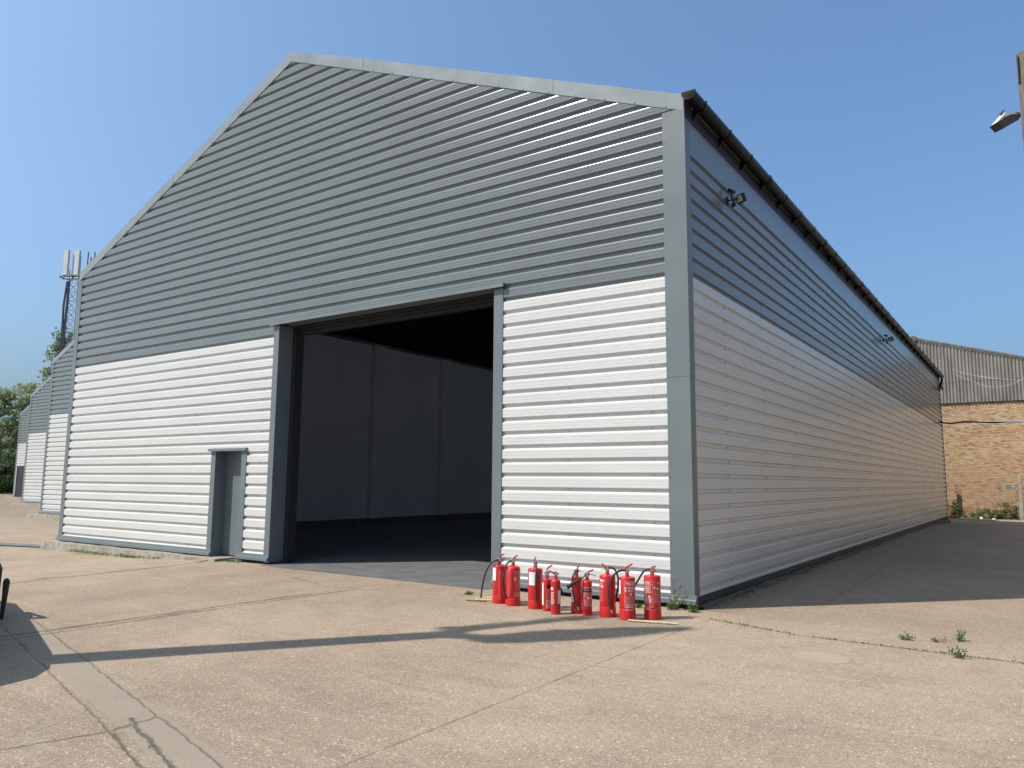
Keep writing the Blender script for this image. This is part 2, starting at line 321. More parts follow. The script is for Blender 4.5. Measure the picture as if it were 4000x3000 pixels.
# ------------------------------------------------------------------ ground
def smooth(a, b, x):
    t = max(0, min(1, (x-a)/(b-a))); return t*t*(3-2*t)
def gz(x, y):
    return -.16*smooth(-8, -15.2, x) - .25*smooth(22, 36, y)*smooth(-3, -1, x)
def axis(lo, hi, fine_lo, fine_hi, st, far):
    a = []; q = lo
    while q < hi: a.append(q); q += st if fine_lo <= q < fine_hi else far
    return a+[hi]
gx = axis(-420, 300, -20, 8, .5, 20); gy = axis(-120, 600, -12, 40, .75, 20)
g = MB(); nx = len(gx)
g.mesh([(x, y, gz(x, y)) for y in gy for x in gx], [(j*nx+i, j*nx+i+1, (j+1)*nx+i+1, (j+1)*nx+i) for j in range(len(gy)-1) for i in range(nx-1)])
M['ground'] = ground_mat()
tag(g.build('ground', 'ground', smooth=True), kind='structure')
# painted grey floor inside the doorway
fl = MB(); fl.face([(-15.6, -.0, .004), (-8.05, 0, .004), (-8.03, -.19, .004), (-3.0, -.16, .004), (-3.0, 0, .004), (-.1, 0, .004), (-.1, 31, .004), (-15.6, 31, .004)])
tag(fl.build('warehouse_floor', 'floor_paint'), kind='structure')

# ------------------------------------------------------------------ profiled sheet
ZG = 4.198; PD = .036
def profile(zlo, zhi):
    """(z, depth) from zhi down to zlo"""
    base = [(0, PD), (.022, .0024), (.029, .0008), (.034, 0), (.060, 0), (.0615, .0025), (.065, .0025), (.0665, 0), (.103, 0), (.1045, .0025), (.108, .0025), (.1095, 0), (.146, 0), (.160, PD)]
    pts = []; k = int(math.floor((ZG-zhi)/.2))-1
    z0 = ZG-k*.2
    while z0 > zlo-.2:
        for dz, d in base: pts.append((z0-dz, d))
        z0 -= .2
    return clip(pts, zlo, zhi)
def clip(pts, zlo, zhi):
    out = []
    for (a, da), (b, db) in zip(pts, pts[1:]):
        if b >= zhi or a <= zlo: continue
        t0 = 0 if a <= zhi else (a-zhi)/(a-b); t1 = 1 if b >= zlo else (a-zlo)/(a-b)
        p0 = (a+(b-a)*t0, da+(db-da)*t0); p1 = (a+(b-a)*t1, da+(db-da)*t1)
        if not out: out.append(p0)
        out.append(p1)
    return out
def sheet(mb, zlo, zhi, ext, place, cuts=(), mi=0):
    """ext(z) -> list of intervals; place(s, d, z) -> point"""
    zs = sorted({zlo, zhi, *[c for c in cuts if zlo < c < zhi]})
    for lo, hi in zip(zs, zs[1:]):
        pr = profile(lo, hi)
        for (a, da), (b, db) in zip(pr, pr[1:]):
            if abs(a-b) < 1e-7 and abs(da-db) < 1e-7: continue
            mid = (a+b)/2
            ia, ib = ext(min(a, hi-1e-6), lo, hi), ext(max(b, lo+1e-6), lo, hi)
            for (p, q), (r_, s_) in zip(ia, ib):
                if q-p < 1e-4 and s_-r_ < 1e-4: continue
                mb.face([place(p, da, a), place(q, da, a), place(s_, db, b), place(r_, db, b)], mi)
def screws(mb, pts, axis_, mi):
    for p in pts:
        p = Vector(p); e = Vector((0, -.012, 0)) if axis_ == 'y' else Vector((.012, 0, 0))
        mb.tube([p, p+e*.35], .0085, 6, mi); mb.tube([p+e*.35, p+e], .0055, 6, mi)
WD, EV, XR, ZR = 15.87, 6.61, 8.05, 9.92
def gx0(z): return -WD+.04 if z <= EV-.12 else -WD+.04+(z-EV+.12)*((WD-XR)/(ZR-EV))
def gx1(z): return -.04 if z <= EV-.12 else -.04-(z-EV+.12)*(XR/(ZR-EV))

def gable_face(root, ox, oy, openings, cut=None, with_screws=True, seed=1):
    rnd = random.Random(seed)
    P = lambda s, d, z: (ox+s, oy+d, z)
    cuts = [o[2] for o in openings]
    def ext(z, lo, hi):
        mid = (lo+hi)/2; a, b = gx0(z), gx1(z)
        iv = [(a, max(a, b))]
        for x0, x1, zt in openings:
            if mid < zt:
                new = []
                for p, q in iv:
                    if x0 > p and x1 < q: new += [(p, x0), (x1, q)]
                    else: new.append((p, q))
                iv = new
        return sorted(iv)
    for nm, lo, hi, m in (('lower_cladding', .14, ZG, 'white_sheet'), ('upper_cladding', ZG, ZR-.13, 'grey_sheet')):
        mb = MB(); sheet(mb, lo, hi, ext, P, cuts)
        if with_screws:
            pts = []; k = 0; z = ZG-.183
            rows = [ZG-.183+.2*i for i in range(-21, 28)]
            for z in rows:
                if not lo < z < hi: continue
                for cxp in (-.52, -1.77, -3.6, -5.0, -6.6, -8.45, -10.6, -12.3, -13.9, -15.3):
                    if rnd.random() < (.12 if cxp < -1 else .0): continue
                    xx = cxp+rnd.uniform(-.012, .012)
                    if any(p+.03 < xx < q-.03 for p, q in ext(z, z-.01, z+.01)): pts.append((ox+xx, oy+PD, z))
            screws(mb, pts, 'y', 1)
        mb.build(nm, [m, 'screw'], root)
    # verge flashings: front leaf with the upper return, in lapped lengths
    for nm, xe, sgn in (('verge_flashing', -WD, 1), ('verge_flashing', 0, -1)):
        mb = MB(); run = (WD-XR) if sgn > 0 else XR; n = 4; sl = (ZR-EV)/run
        for i in range(n):
            a, b = run*i/n, run*(i+1)/n; yy = -.008-(i % 2)*.004
            A = (ox+xe+sgn*a, EV+sl*a); B = (ox+xe+sgn*b, EV+sl*b)
            h = .225
            mb.prism([(A[0], oy+yy, A[1]-(h if i else h-.0)), (B[0], oy+yy, B[1]-h), (B[0], oy+yy, B[1]), (A[0], oy+yy, A[1])], (0, .046, 0))
            mb.prism([(A[0], oy+yy+.0455, A[1]), (B[0], oy+yy+.0455, B[1]), (B[0], oy+yy+.0455, B[1]-.02), (A[0], oy+yy+.0455, A[1]-.02)], (0, .25, 0))
        q = .25
        pts = []
        while q < run:
            pts.append((ox+xe+sgn*q, oy-.013, EV+sl*q-.20)); q += .46
        screws(mb, pts, 'y', 1)
        mb.build(nm, ['verge_metal', 'screw'], root)
    mb = MB()
    mb.box((ox-WD, oy-.006, .11), (ox-WD+.17, oy+.05, EV-.21))
    mb.build('corner_flashing', 'flashing', root)

OPEN = [(-9.87, -8.86, 2.09), (-8.10, -2.97, 4.45)]
wh = empty('warehouse', (-8, 0, 0), 'large grey and white sheet-metal warehouse with the open doorway, fire extinguishers standing before it', 'warehouse')
gable_face(wh, 0, 0, OPEN)
# near corner post: two legs of folded flashing
mb = MB()
for z0, z1, o in ((.10, 2.86, 0), (2.86, 6.0, .003), (6.0, 6.43, 0)):
    mb.prism([(-.305, -.006-o, z0), (.006+o, -.006-o, z0), (.006+o, .165, z0), (-.05, .165, z0), (-.05, .045, z0), (-.305, .045, z0)], (0, 0, z1-z0-.0015))
screws(mb, [(-.285, -.007, z) for z in (.8, 1.6, 2.4, 2.98, 3.5, 4.4, 5.2, 6.0)], 'y', 1)
mb.build('corner_flashing', ['flashing', 'screw'], wh)
# base drip trims
mb = MB()
for a, b in ((-WD-.03, -9.78), (-8.97, -8.03), (-3.05, .03)):
    mb = MB(); mb.prism([(a, -.010, .17), (a, -.016, .118), (a, -.046, .108), (a, -.048, .058), (a, -.040, .058), (a, .03, .09), (a, .03, .17)], (b-a, 0, 0))
    mb.build('base_trim', 'flashing', wh)
mb = MB(); mb.prism([(.006, .031, .135), (.010, .031, .105), (.034, .031, .098), (.036, .031, .062), (-.03, .031, .07), (-.03, .031, .135)], (0, 31.0, 0))
mb.build('base_trim', 'fascia', wh)
mb = MB(); rnd = random.Random(8); vs = []; fs = []; n_ = 150
for i in range(n_+1):
    y_ = .05+31*i/n_; j_ = rnd.uniform(.02, .09) if rnd.random() < .8 else rnd.uniform(.09, .14); h_ = rnd.uniform(.028, .055)
    vs += [(j_+.03, y_, -.4), (j_, y_, h_+gz(0, y_)*.6), (-.05, y_, .064)]
for i in range(n_): fs += [(3*i, 3*i+1, 3*i+4, 3*i+3), (3*i+1, 3*i+2, 3*i+5, 3*i+4)]
mb.mesh(vs, fs); mb.build('plinth', 'concrete_dirty', wh)
# concrete plinth under the cladding
mb = MB(); rnd = random.Random(3)
def plinth(mb, x0, x1, y0, zt, zb):
    n = max(2, int((x1-x0)/.3)); vs = []; fs = []
    for i in range(n+1):
        x = x0+(x1-x0)*i/n; j = rnd.uniform(-.02, .02)
        vs += [(x, y0+j, zb), (x, y0+.03+j, zt+rnd.uniform(-.012, .008)), (x, .25+y0+.3, zt+.002)]
    for i in range(n): fs += [(3*i, 3*i+3, 3*i+4, 3*i+1), (3*i+1, 3*i+4, 3*i+5, 3*i+2)]
    fs += [(0, 1, 2), (3*n, 3*n+2, 3*n+1)]; mb.mesh(vs, fs)
plinth(mb, -WD-.28, -9.3, -.27, .035, -.25)
mb.build('plinth', 'concrete_old', wh)
mb = MB(); mb.box((-3.0, .03, -.1), (-.02, .3, .10)); mb.box((-8.86, .03, -.1), (-8.12, .3, .10)); mb.box((-15.8, .04, -.1), (-9.9, .3, .10)); mb.box((-.3, .3, -.3), (-.03, 31, .1))
mb.build('gap_shade_strip', 'interior_dark', wh)  # near-black strip painting the shade in the gap below the base trim
# side wall
def sext(z, lo, hi): return [(.15, 31.12)]
SP = lambda s, d, z: (-d, s, z)
for nm, lo, hi, m in (('lower_cladding', .14, ZG-.02, 'white_sheet'), ('upper_cladding', ZG-.02, 5.86, 'grey_sheet')):
    mb = MB()
    zs = [lo, hi]; pr = profile(lo, hi)
    for (a, da), (b, db) in zip(pr, pr[1:]): mb.face([SP(.15, da, a), SP(31.12, da, a), SP(31.12, db, b), SP(.15, db, b)])
    pts = []
    for i in range(-21, 10):
        z = ZG-.183+.2*i
        if lo < z < hi:
            for k in range(17): pts.append((-PD, 1.45+1.82*k+rnd.uniform(-.02, .02), z))
    screws(mb, pts, 'x', 1)
    mb.build(nm, [m, 'screw_dark'], wh)
mb = MB(); mb.prism([(-.042, .15, 5.865), (0, .15, 5.862), (.002, .15, 6.30), (-.035, .15, 6.30)], (0, 30.97, 0)); mb.build('upper_cladding', 'grey_sheet', wh)
mb = MB(); mb.prism([(-.035, .0, 6.305), (.006, .0, 6.297), (.012, .0, 6.60), (-.035, .0, 6.60)], (0, 31.12, 0)); mb.build('eaves_flashing', 'fascia', wh)
mb = MB(); mb.box((-.06, 31.121, .1), (.012, 31.2, 6.6)); mb.build('corner_flashing', 'flashing', wh)
# roof, hidden walls
mb = MB(); sr = (ZR-EV)/XR
RL = [(8, 9.2), (14, 15.2), (20, 21.2), (26, 27.2)]; ys = .24
for a, b_ in RL+[(31.24, 32)]:
    mb.prism([(.03, ys, EV), (-XR, ys, ZR), (-XR, ys, ZR-.12), (.03, ys, EV-.12)], (0, a-ys, 0)); ys = b_
mb.build('roof', 'grey_sheet', wh)
for a, b_ in RL:
    mb = MB(); mb.face([(.02, a, EV-.03), (-XR+.01, a, ZR-.03), (-XR+.01, b_, ZR-.03), (.02, b_, EV-.03)]); mb.build('added_rooflight', 'added_rooflight', wh)  # unseen translucent panels, added to let more light into the interior
mb = MB(); mb.prism([(-WD, .24, EV), (-WD, .24, EV-.12), (-XR, .24, ZR-.12), (-XR, .24, ZR)], (0, 31, 0)); mb.build('roof', 'grey_sheet', wh)
mb = MB(); mb.prism([(0, 31.2, 0), (0, 31.2, EV), (-XR, 31.2, ZR), (-WD, 31.2, EV), (-WD, 31.2, 0)], (0, .05, 0)); mb.build('rear_wall', 'grey_sheet', wh)
mb = MB(); mb.box((-WD, .05, -.2), (-WD+.05, 31.2, EV-.05)); mb.build('side_wall', 'grey_sheet', wh)
mb = MB(); mb.prism([(-.04, .30, 6.5), (-XR, .30, ZR-.14), (-WD+.1, .30, 6.5), (-WD+.1, .30, 4.46), (-.04, .30, 4.46)], (0, .02, 0))
mb.box((-.08, .33, .0), (-.06, 31.0, 6.45)); mb.box((-3.0, .301, .0), (-.08, .32, 4.459)); mb.box((-8.84, .301, .0), (-8.12, .32, 4.459)); mb.box((-15.6, .301, 2.12), (-8.84, .32, 4.459)); mb.box((-15.6, .301, .0), (-9.9, .32, 2.12))
mb.build('inner_lining', 'interior_wall', wh)
mb = MB(); mb.box((-15.62, .33, .0), (-15.60, 31.1, .235), 1); mb.box((-15.62, .33, .235), (-15.60, 31.1, 6.26), 0)
for y in (3.0, 9.9, 13.6, 20.2, 26.5): mb.box((-15.598, y, .236), (-15.40, y+.42, 6.24))
mb.box((-15.5, 31.0, .0), (-.1, 31.1, 6.2), 0)
mb.build('inner_wall', ['interior_wall', 'floor_paint'], wh)
mb = MB()
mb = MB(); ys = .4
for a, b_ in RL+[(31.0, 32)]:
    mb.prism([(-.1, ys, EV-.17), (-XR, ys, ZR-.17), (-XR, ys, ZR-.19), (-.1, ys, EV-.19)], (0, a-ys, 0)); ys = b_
mb.prism([(-WD+.1, .4, EV-.17), (-WD+.1, .4, EV-.19), (-XR, .4, ZR-.19), (-XR, .4, ZR-.17)], (0, 30.6, 0)); mb.build('roof_shade_sheet', 'interior_dark', wh)  # near-black sheet that paints the roof underside as deep shade
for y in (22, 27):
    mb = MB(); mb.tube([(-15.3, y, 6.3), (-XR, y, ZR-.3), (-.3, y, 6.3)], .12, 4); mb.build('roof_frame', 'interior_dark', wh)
# big doorway
dw = MB(); dw.box((-8.175, -.010, .03), (-8.03, .31, 4.40)); dw.build('door_jamb', 'flashing', wh)
dw = MB(); dw.box((-3.05, -.010, .03), (-2.885, .31, 4.40)); dw.build('door_jamb', 'flashing', wh)
dw = MB(); dw.prism([(-8.24, -.075, 4.455), (-8.24, -.078, 4.40), (-8.24, -.068, 4.40), (-8.24, .0, 4.44), (-8.24, .31, 4.44), (-8.24, .31, 4.462), (-8.24, 0, 4.47)], (5.40, 0, 0)); dw.build('lintel_flashing', 'flashing', wh)
for a in (-8.03, -3.15):
    dw = MB(); dw.box((a, .311, .0), (a+.1, .50, 4.4)); dw.build('shutter_guide', 'interior_dark', wh)
dw = MB()
for i, (y0, z0, z1) in enumerate(((.33, 4.385, 4.438), (.37, 4.33, 4.383), (.41, 4.275, 4.328))): dw.box((-7.93, y0, z0), (-3.15, .52, z1-.002))
dw.build('roller_shutter', 'fascia', wh)
# personnel door
dd = MB(); dd.box((-9.93, -.010, .03), (-9.79, .25, 2.065)); dd.build('door_jamb', 'flashing', wh)
dd = MB(); dd.box((-8.965, -.010, .03), (-8.82, .25, 2.065)); dd.build('door_jamb', 'flashing', wh)
dd = MB(); dd.prism([(-9.99, -.055, 2.115), (-9.99, -.06, 2.065), (-9.99, -.05, 2.065), (-9.99, 0, 2.09), (-9.99, .25, 2.07), (-9.99, .25, 2.10), (-9.99, 0, 2.125)], (1.19, 0, 0)); dd.build('lintel_flashing', 'flashing', wh)
dd = MB(); dd.box((-9.789, .251, .06), (-8.966, .30, 2.07)); pdoor = dd.build('personnel_door', 'flashing', wh)
# gutter along the eaves
GX, GZ_, GR = .112, 6.55, .086
mb = MB(); n = 14; a0 = [math.pi+math.pi*i/n for i in range(n+1)]
out = [(GX+GR*math.cos(a), GZ_+GR*math.sin(a)) for a in a0]; inn = [(GX+(GR-.006)*math.cos(a), GZ_+(GR-.006)*math.sin(a)) for a in a0][::-1]
out = [(GX-GR, GZ_+.02)]+out+[(GX+GR, GZ_+.02)]; inn = [(GX+GR-.006, GZ_+.02)]+inn+[(GX-GR+.006, GZ_+.02)]
prof = out+inn; k = len(prof)
mb.mesh([(x, -.10, z) for x, z in prof]+[(x, 31.25, z) for x, z in prof], [(i, (i+1) % k, k+(i+1) % k, k+i) for i in range(k)])
gut = mb.build('gutter', 'gutter', wh, smooth=True)
mb = MB()
for rr_, y in ((GR+.006, -.125), (GR*.72, -.13), (GR*.5, -.134)):
    mb.prism([(GX+rr_*math.cos(a), y, GZ_+(.018 if rr_ > GR else -.005)*0+rr_*math.sin(a)) for a in a0]+[(GX+rr_, y, GZ_+.022), (GX-rr_, y, GZ_+.022)][:2 if rr_ > GR else 0], (0, .035 if rr_ > GR else .01, 0))
mb.build('end_cap', 'gutter', gut, smooth=True)
y = .28; i = 0
while y < 31.1:
    mb = MB(); wds = [(y, .028)] if i % 4 != 3 else [(y-.035, .03), (y+.045, .03)]
    for yy, wd in wds:
        o2 = [(GX+(GR+.009)*math.cos(a), GZ_+(GR+.009)*math.sin(a)) for a in a0]; i2 = [(GX+(GR+.001)*math.cos(a), GZ_+(GR+.001)*math.sin(a)) for a in a0][::-1]
        pf = [(GX-GR-.009, GZ_+.035)]+o2+[(GX+GR+.012, GZ_+.035), (GX+GR-.004, GZ_+.035)]+i2+[(GX-GR-.001, GZ_+.035)]
        for (xa, za), (xb, zb) in zip(pf[1:n+2], pf[2:n+3]): pass
        kk = len(pf); mb.mesh([(x, yy, z) for x, z in pf]+[(x, yy+wd, z) for x, z in pf], [(q, (q+1) % kk, kk+(q+1) % kk, kk+q) for q in range(kk)])
        # front and back rims as quads between outer and inner arcs
        for j in range(n):
            for q in (yy, yy+wd): mb.face([(o2[j][0], q, o2[j][1]), (o2[j+1][0], q, o2[j+1][1]), (i2[n-j-1][0], q, i2[n-j-1][1]), (i2[n-j][0], q, i2[n-j][1])])
    mb.prism([(.012, y, 6.36), (.012, y, 6.54), (GX-.03, y, GZ_-GR+.01), (GX-.01, y, GZ_-GR-.006)], (0, .02, 0))
    mb.build('bracket', 'gutter', gut)
    y += 1.0; i += 1
mb = MB(); mb.tube([(GX, 31.0, GZ_-GR-.0), (GX, 31.0, 6.30), (.05, 31.0, 6.15), (.05, 31.0, 5.95)], .05, 10); mb.build('outlet', 'gutter', gut, smooth=True)

# ------------------------------------------------------------------ the three bays beyond, each set back
first = None
for i, (bx, by, zb, lab) in enumerate((
    (-31.441+WD, 6.418, 0, 'second grey and white warehouse, its left end showing just beyond the open one'),
    (-47.46+WD, 12.402, 0, 'third grey and white warehouse, between the second and the one with the dark door'),
    (-63.457+WD, 18.464, 0, 'farthest grey and white warehouse with a dark blue door, beside the trees'))):
    if i == 0:
        b = empty('warehouse', (bx-8, by, 0), lab, 'warehouse')
        gable_face(b, bx, by, [], with_screws=False)
        mb = MB(); a, q = bx-WD-.03, bx+.0
        mb.prism([(a, by-.012, .17), (a, by-.05, .10), (a, by-.052, .03), (a, by+.03, .03), (a, by+.03, .17)], (q-a, 0, 0)); mb.build('base_trim', 'flashing', b)
        mb = MB(); rnd = random.Random(5); plinth(mb, bx-WD-.5, bx, by-.3, .02, -.25); mb.build('plinth', 'concrete_old', b)
        mb = MB(); mb.prism([(bx, by+.24, EV), (bx-XR, by+.24, ZR), (bx-WD, by+.24, EV), (bx-WD, by+.24, EV-.1), (bx-XR, by+.24, ZR-.1), (bx, by+.24, EV-.1)], (0, 30, 0)); mb.build('roof', 'grey_sheet', b)
        mb = MB(); mb.box((bx-WD, by+.06, -.2), (bx-WD+.05, by+30, EV-.1)); mb.box((bx-WD+.06, by+.06, 0), (bx-.02, by+.1, 6.3)); mb.build('side_wall', 'grey_sheet', b)
        first = b
    else:
        b = first.copy(); C.objects.link(b); b.location = (bx-8, by, 0); b['label'] = lab
        for ch in list(first.children):
            c = ch.copy(); C.objects.link(c); c.parent = b
    if i == 2:
        mb = MB(); x0, x1 = bx-WD+.62, bx-WD+2.7
        mb.box((x0, by-.06, -.1), (x1, by-.012, 2.35)); mb.box((x0-.12, by-.075, -.1), (x0, by-.01, 2.42)); mb.box((x0, by-.075, 2.35), (x1, by-.01, 2.42))
        mb.build('door', 'door_dark', b)
for ch in (wh, first): ch['group'] = 'warehouses set back one behind another'
for o in C.objects:
    if o.name.startswith('warehouse.'): o['group'] = 'warehouses set back one behind another'

# ------------------------------------------------------------------ brick building
YB = 37.8
KS = (37.8-CY)/(34.8-CY)                                 # the building stands this much farther than first measured
def kx(x): return CX+(x-CX)*KS
def kz(z): return CH+(z-CH)*KS
bb = empty('brick_building', (1, YB, 0), 'old yellow brick building with grey corrugated gable behind the warehouse', 'building')
mb = MB(); mb.box((-9, YB, -.6), (9, YB+.3, kz(5.75))); mb.build('brick_wall', 'brick', bb)
AX, AZ = kx(-1.35), kz(8.98); SLP = (8.98-7.60)/(3.317+1.35)
mb = MB(); per = .149*KS; st = per/8; x = -8.0; rows = []
while x < 9: rows.append(x); x += st
def az(x): return AZ-abs(x-AX)*SLP
for z0, z1, yo in ((kz(5.60), kz(6.70), -.10), (kz(6.66), None, -.115)):
    vs = []; fs = []
    for x in rows:
        zt = z1 if z1 else az(x)
        if z1: zt = min(zt, az(x))
        yy = YB+yo-.026*math.cos(2*math.pi*x/per)+random.Random(int(x/per+50)).uniform(-.004, .004)
        vs += [(x, yy, min(z0, zt-.01)), (x, yy, zt)]
    fs = [(2*i, 2*i+2, 2*i+3, 2*i+1) for i in range(len(rows)-1)]
    mb.mesh(vs, fs)
mb.build('corrugated_gable', 'asbestos', bb, smooth=True)
mb = MB(); mb.box((-8, YB-.06, kz(5.62)), (9, YB-.02, kz(5.75))); mb.build('wall_plate', 'interior_dark', bb)
mb = MB(); r_ = random.Random(4)
for sg in (-1, 1):
    q = 0
    while q < 9:
        L = 1.5; a, b_ = AX+sg*q, AX+sg*(q+L+.06)
        pa = [Vector((a, YB-.13, az(a)-.10)), Vector((a, YB-.16, az(a)+.06)), Vector((a, YB-.02, az(a)+.14)), Vector((a, YB+.2, az(a)+.10))]
        e = Vector((b_-a, 0, az(b_)-az(a))); jj = r_.uniform(-.01, .012)
        mb.prism([p+Vector((0, -jj, jj)) for p in pa], e); q += L
mb.tube([(AX, YB-.20, AZ+.06), (AX, YB+.5, AZ+.06)], .17, 10)
mb.build('verge_capping', 'ridge_cap', bb)
mb = MB(); mb.prism([(AX, YB+.0, AZ-.02), (9, YB, az(9)-.02), (9, YB, az(9)-.1), (AX, YB, AZ-.1)], (0, 20, 0)); mb.prism([(AX, YB, AZ-.02), (AX, YB, AZ-.1), (-9, YB, az(-9)-.1), (-9, YB, az(-9)-.02)], (0, 20, 0)); mb.build('roof', 'asbestos', bb)
# added building outside the right edge: blocks sky, bounces light on the side wall
eb = empty('added_building', (15, 16, 0), 'pale rendered building added outside the right edge to block sky and bounce light', 'building')
mb = MB(); mb.box((7.0, -1.5, -.3), (20, 36, 8.2)); mb.build('added_wall', 'tan_render', eb)
mb = MB(); mb.prism([(6.8, -1.7, 8.2), (13.7, -1.7, 10.0), (20.3, -1.7, 8.2)], (0, 37.9, 0)); mb.build('roof', 'asbestos', eb)
# exit sign
sx0, sx1, sz0, sz1 = kx(2.085), kx(2.50), kz(1.395), kz(1.56)
sg = empty('exit_sign', (2.3, YB-.01, 1.48), 'small green and white running man sign with an arrow on the brick wall', 'sign')
mb = MB(); mb.box((sx0, YB-.012, sz0), (sx1, YB-.001, sz1)); mb.build('plate', 'paper', sg)
mb = MB(); yv = YB-.0145; w_ = sx1-sx0; h_ = sz1-sz0
mb.box((sx0+.012, yv, sz0+.014), (sx1-.012, yv+.0025, sz1-.014)); mb.build('green_field', 'green_sign', sg)
mb = MB(); yv = YB-.0175
def sgp(pts): mb.face([(sx0+a*w_, yv, sz0+b*h_) for a, b in pts])
sgp([(.86, .5), (.95, .52), (.86, .82), (.83, .74), (.86, .62)]); sgp([(.74, .42), (.86, .42), (.86, .6), (.74, .6)]); sgp([(.86, .2), (.96, .51), (.86, .82)])
sgp([(.36, .3), (.66, .3), (.66, .34), (.36, .34)]); sgp([(.36, .56), (.66, .56), (.66, .6), (.36, .6)]); sgp([(.36, .34), (.38, .34), (.38, .56), (.36, .56)]); sgp([(.64, .34), (.66, .34), (.66, .56), (.64, .56)])
sgp([(.15, .5), (.2, .48), (.23, .7), (.17, .74)]); sgp([(.185, .78), (.21, .76), (.225, .8), (.21, .86), (.185, .85)])
sgp([(.17, .5), (.2, .5), (.26, .3), (.22, .12), (.2, .14), (.23, .32)]); sgp([(.15, .5), (.18, .48), (.14, .3), (.06, .18), (.05, .22), (.12, .34)])
sgp([(.2, .68), (.28, .58), (.29, .62), (.21, .74)]); sgp([(.17, .7), (.09, .6), (.1, .56), (.18, .64)])
mb.build('pictogram', 'paper', sg)

# kerb, soil strip, posts, litter by the brick wall
mb = MB(); mb.box((-.65, 36.5, -.5), (9, 36.68, -.19)); tag(mb.build('kerb', 'kerb'), kind='structure')
mb = MB(); mb.face([(-9, 36.68, -.22), (9, 36.68, -.22), (9, YB, -.12), (-9, YB, -.12)]); tag(mb.build('soil_strip', 'soil'), kind='structure')
for (x, y, lean, lab) in ((-.62, 37.1, .012, 'weathered concrete fence post close behind the far corner of the warehouse'), (2.70, 37.15, -.03, 'weathered concrete fence post right of the exit sign')):
    p = empty('fence_post', (x, y, -.25), lab, 'post', 'concrete fence posts by the brick wall')
    mb = MB(); mb.mesh([(x-.09, y-.07, -.3), (x+.09, y-.07, -.3), (x+.09, y+.07, -.3), (x-.09, y+.07, -.3), (x-.08-lean, y-.06, 2.01), (x+.08-lean, y-.06, 2.03), (x+.08-lean, y+.06, 2.05), (x-.08-lean, y+.06, 2.02)],
        [(0, 3, 2, 1), (4, 5, 6, 7), (0, 1, 5, 4), (1, 2, 6, 5), (2, 3, 7, 6), (3, 0, 4, 7)]); mb.build('post_shaft', 'concrete_post', p, bevel=.012)
def blob(name, loc, sz, m, lab, cat, group=None, seed=0):
    rn = random.Random(seed); bm = bmesh.new(); bmesh.ops.create_icosphere(bm, subdivisions=2, radius=1)
    for v in bm.verts: v.co = Vector((v.co.x*sz[0], v.co.y*sz[1], v.co.z*sz[2]))*rn.uniform(.72, 1.15)
    me = bpy.data.meshes.new(name); bm.to_mesh(me); bm.free(); me.materials.append(M[m])
    o = bpy.data.objects.new(name, me); C.objects.link(o); o.location = loc; return tag(o, lab, cat, group)
blob('crumpled_bag', (-.36, 36.9, -.10), (.13, .1, .12), 'orange', 'crumpled orange bag at the foot of the left fence post', 'litter', seed=1)
blob('litter', (.12, 36.9, -.17), (.09, .06, .07), 'paper', 'white litter in the weeds nearest the orange bag', 'litter', 'white litter along the kerb', 2)
blob('litter', (.97, 36.9, -.16), (.07, .06, .10), 'paper', 'upright scrap of white litter in the middle of the weeds by the kerb', 'litter', 'white litter along the kerb', 3)
blob('litter', (1.5, 36.9, -.18), (.08, .06, .05), 'paper', 'white litter in the weeds nearest below the exit sign', 'litter', 'white litter along the kerb', 5)

# ------------------------------------------------------------------ foliage
def leaves(mb, pts, size, rn, mi=0, flat=0):
    for p in pts:
        s = size*rn.uniform(.6, 1.35); a = Vector((rn.gauss(0, 1), rn.gauss(0, 1), rn.gauss(0, 1)*(1-flat))).normalized()
        b_ = Vector((rn.gauss(0, 1), rn.gauss(0, 1), rn.gauss(0, 1))).cross(a).normalized()
        mb.face([p-a*s*.5, p+b_*s*.28, p+a*s*.5, p-b_*s*.28], mi)
def clump_points(c, r, n, rn, squash=1):
    out = []
    for _ in range(n):
        d = Vector((rn.gauss(0, 1), rn.gauss(0, 1), rn.gauss(0, 1))).normalized()*r*(rn.random()**.45); d.z *= squash; out.append(Vector(c)+d)
    return out
def tree(base, h, crown, clumps, leaf, lsz, lab, cat='tree', group=None, trunk_r=.25, seed=0, per=90, shape='round', twig=True):
    """crown: (z_low, radius); clumps spread through it"""
    rn = random.Random(seed); B = Vector(base); t = empty('tree', base, lab, cat, group)
    zl, rad = crown; tr = MB(); P = [B+Vector((rn.uniform(-.15, .15)*k, rn.uniform(-.15, .15)*k, h*.93*k/5)) for k in range(6)]
    tr.tube(P, [trunk_r*(1-.16*k) for k in range(6)], 8); cr = MB()
    for _ in range(clumps):
        f = rn.random()
        if shape == 'round':
            ang = rn.uniform(0, 6.283); z = zl+(h-zl)*f; rr = rad*math.sqrt(max(.05, 1-(2*f-1)**2*.85))*rn.random()**.5
        else:
            ang = rn.uniform(0, 6.283); z = zl+(h-zl)*f; rr = rad*(1-f*.82)*(.55+.45*rn.random())*(1 if rn.random() < .8 else .4)
        c = B+Vector((math.cos(ang)*rr, math.sin(ang)*rr, z)); k = max(0, min(4, int((z-.8)/(h*.93)*5)))
        tr.tube([P[k], (P[k]+c)/2+Vector((0, 0, .1*rr)), c], [.07*trunk_r/.25, .045*trunk_r/.25, .015], 4)
        leaves(cr, clump_points(c, rad*rn.uniform(.16, .34), per, rn, .6 if shape != 'round' else .75), lsz, rn)
    tr.build('trunk', 'bark', t); cr.build('crown', leaf, t); return t
def gnd(u, dep): 
    p = pix(u, 1940, dep); return (p.x, p.y, -.2)
TG = 'trees beyond the far warehouse'
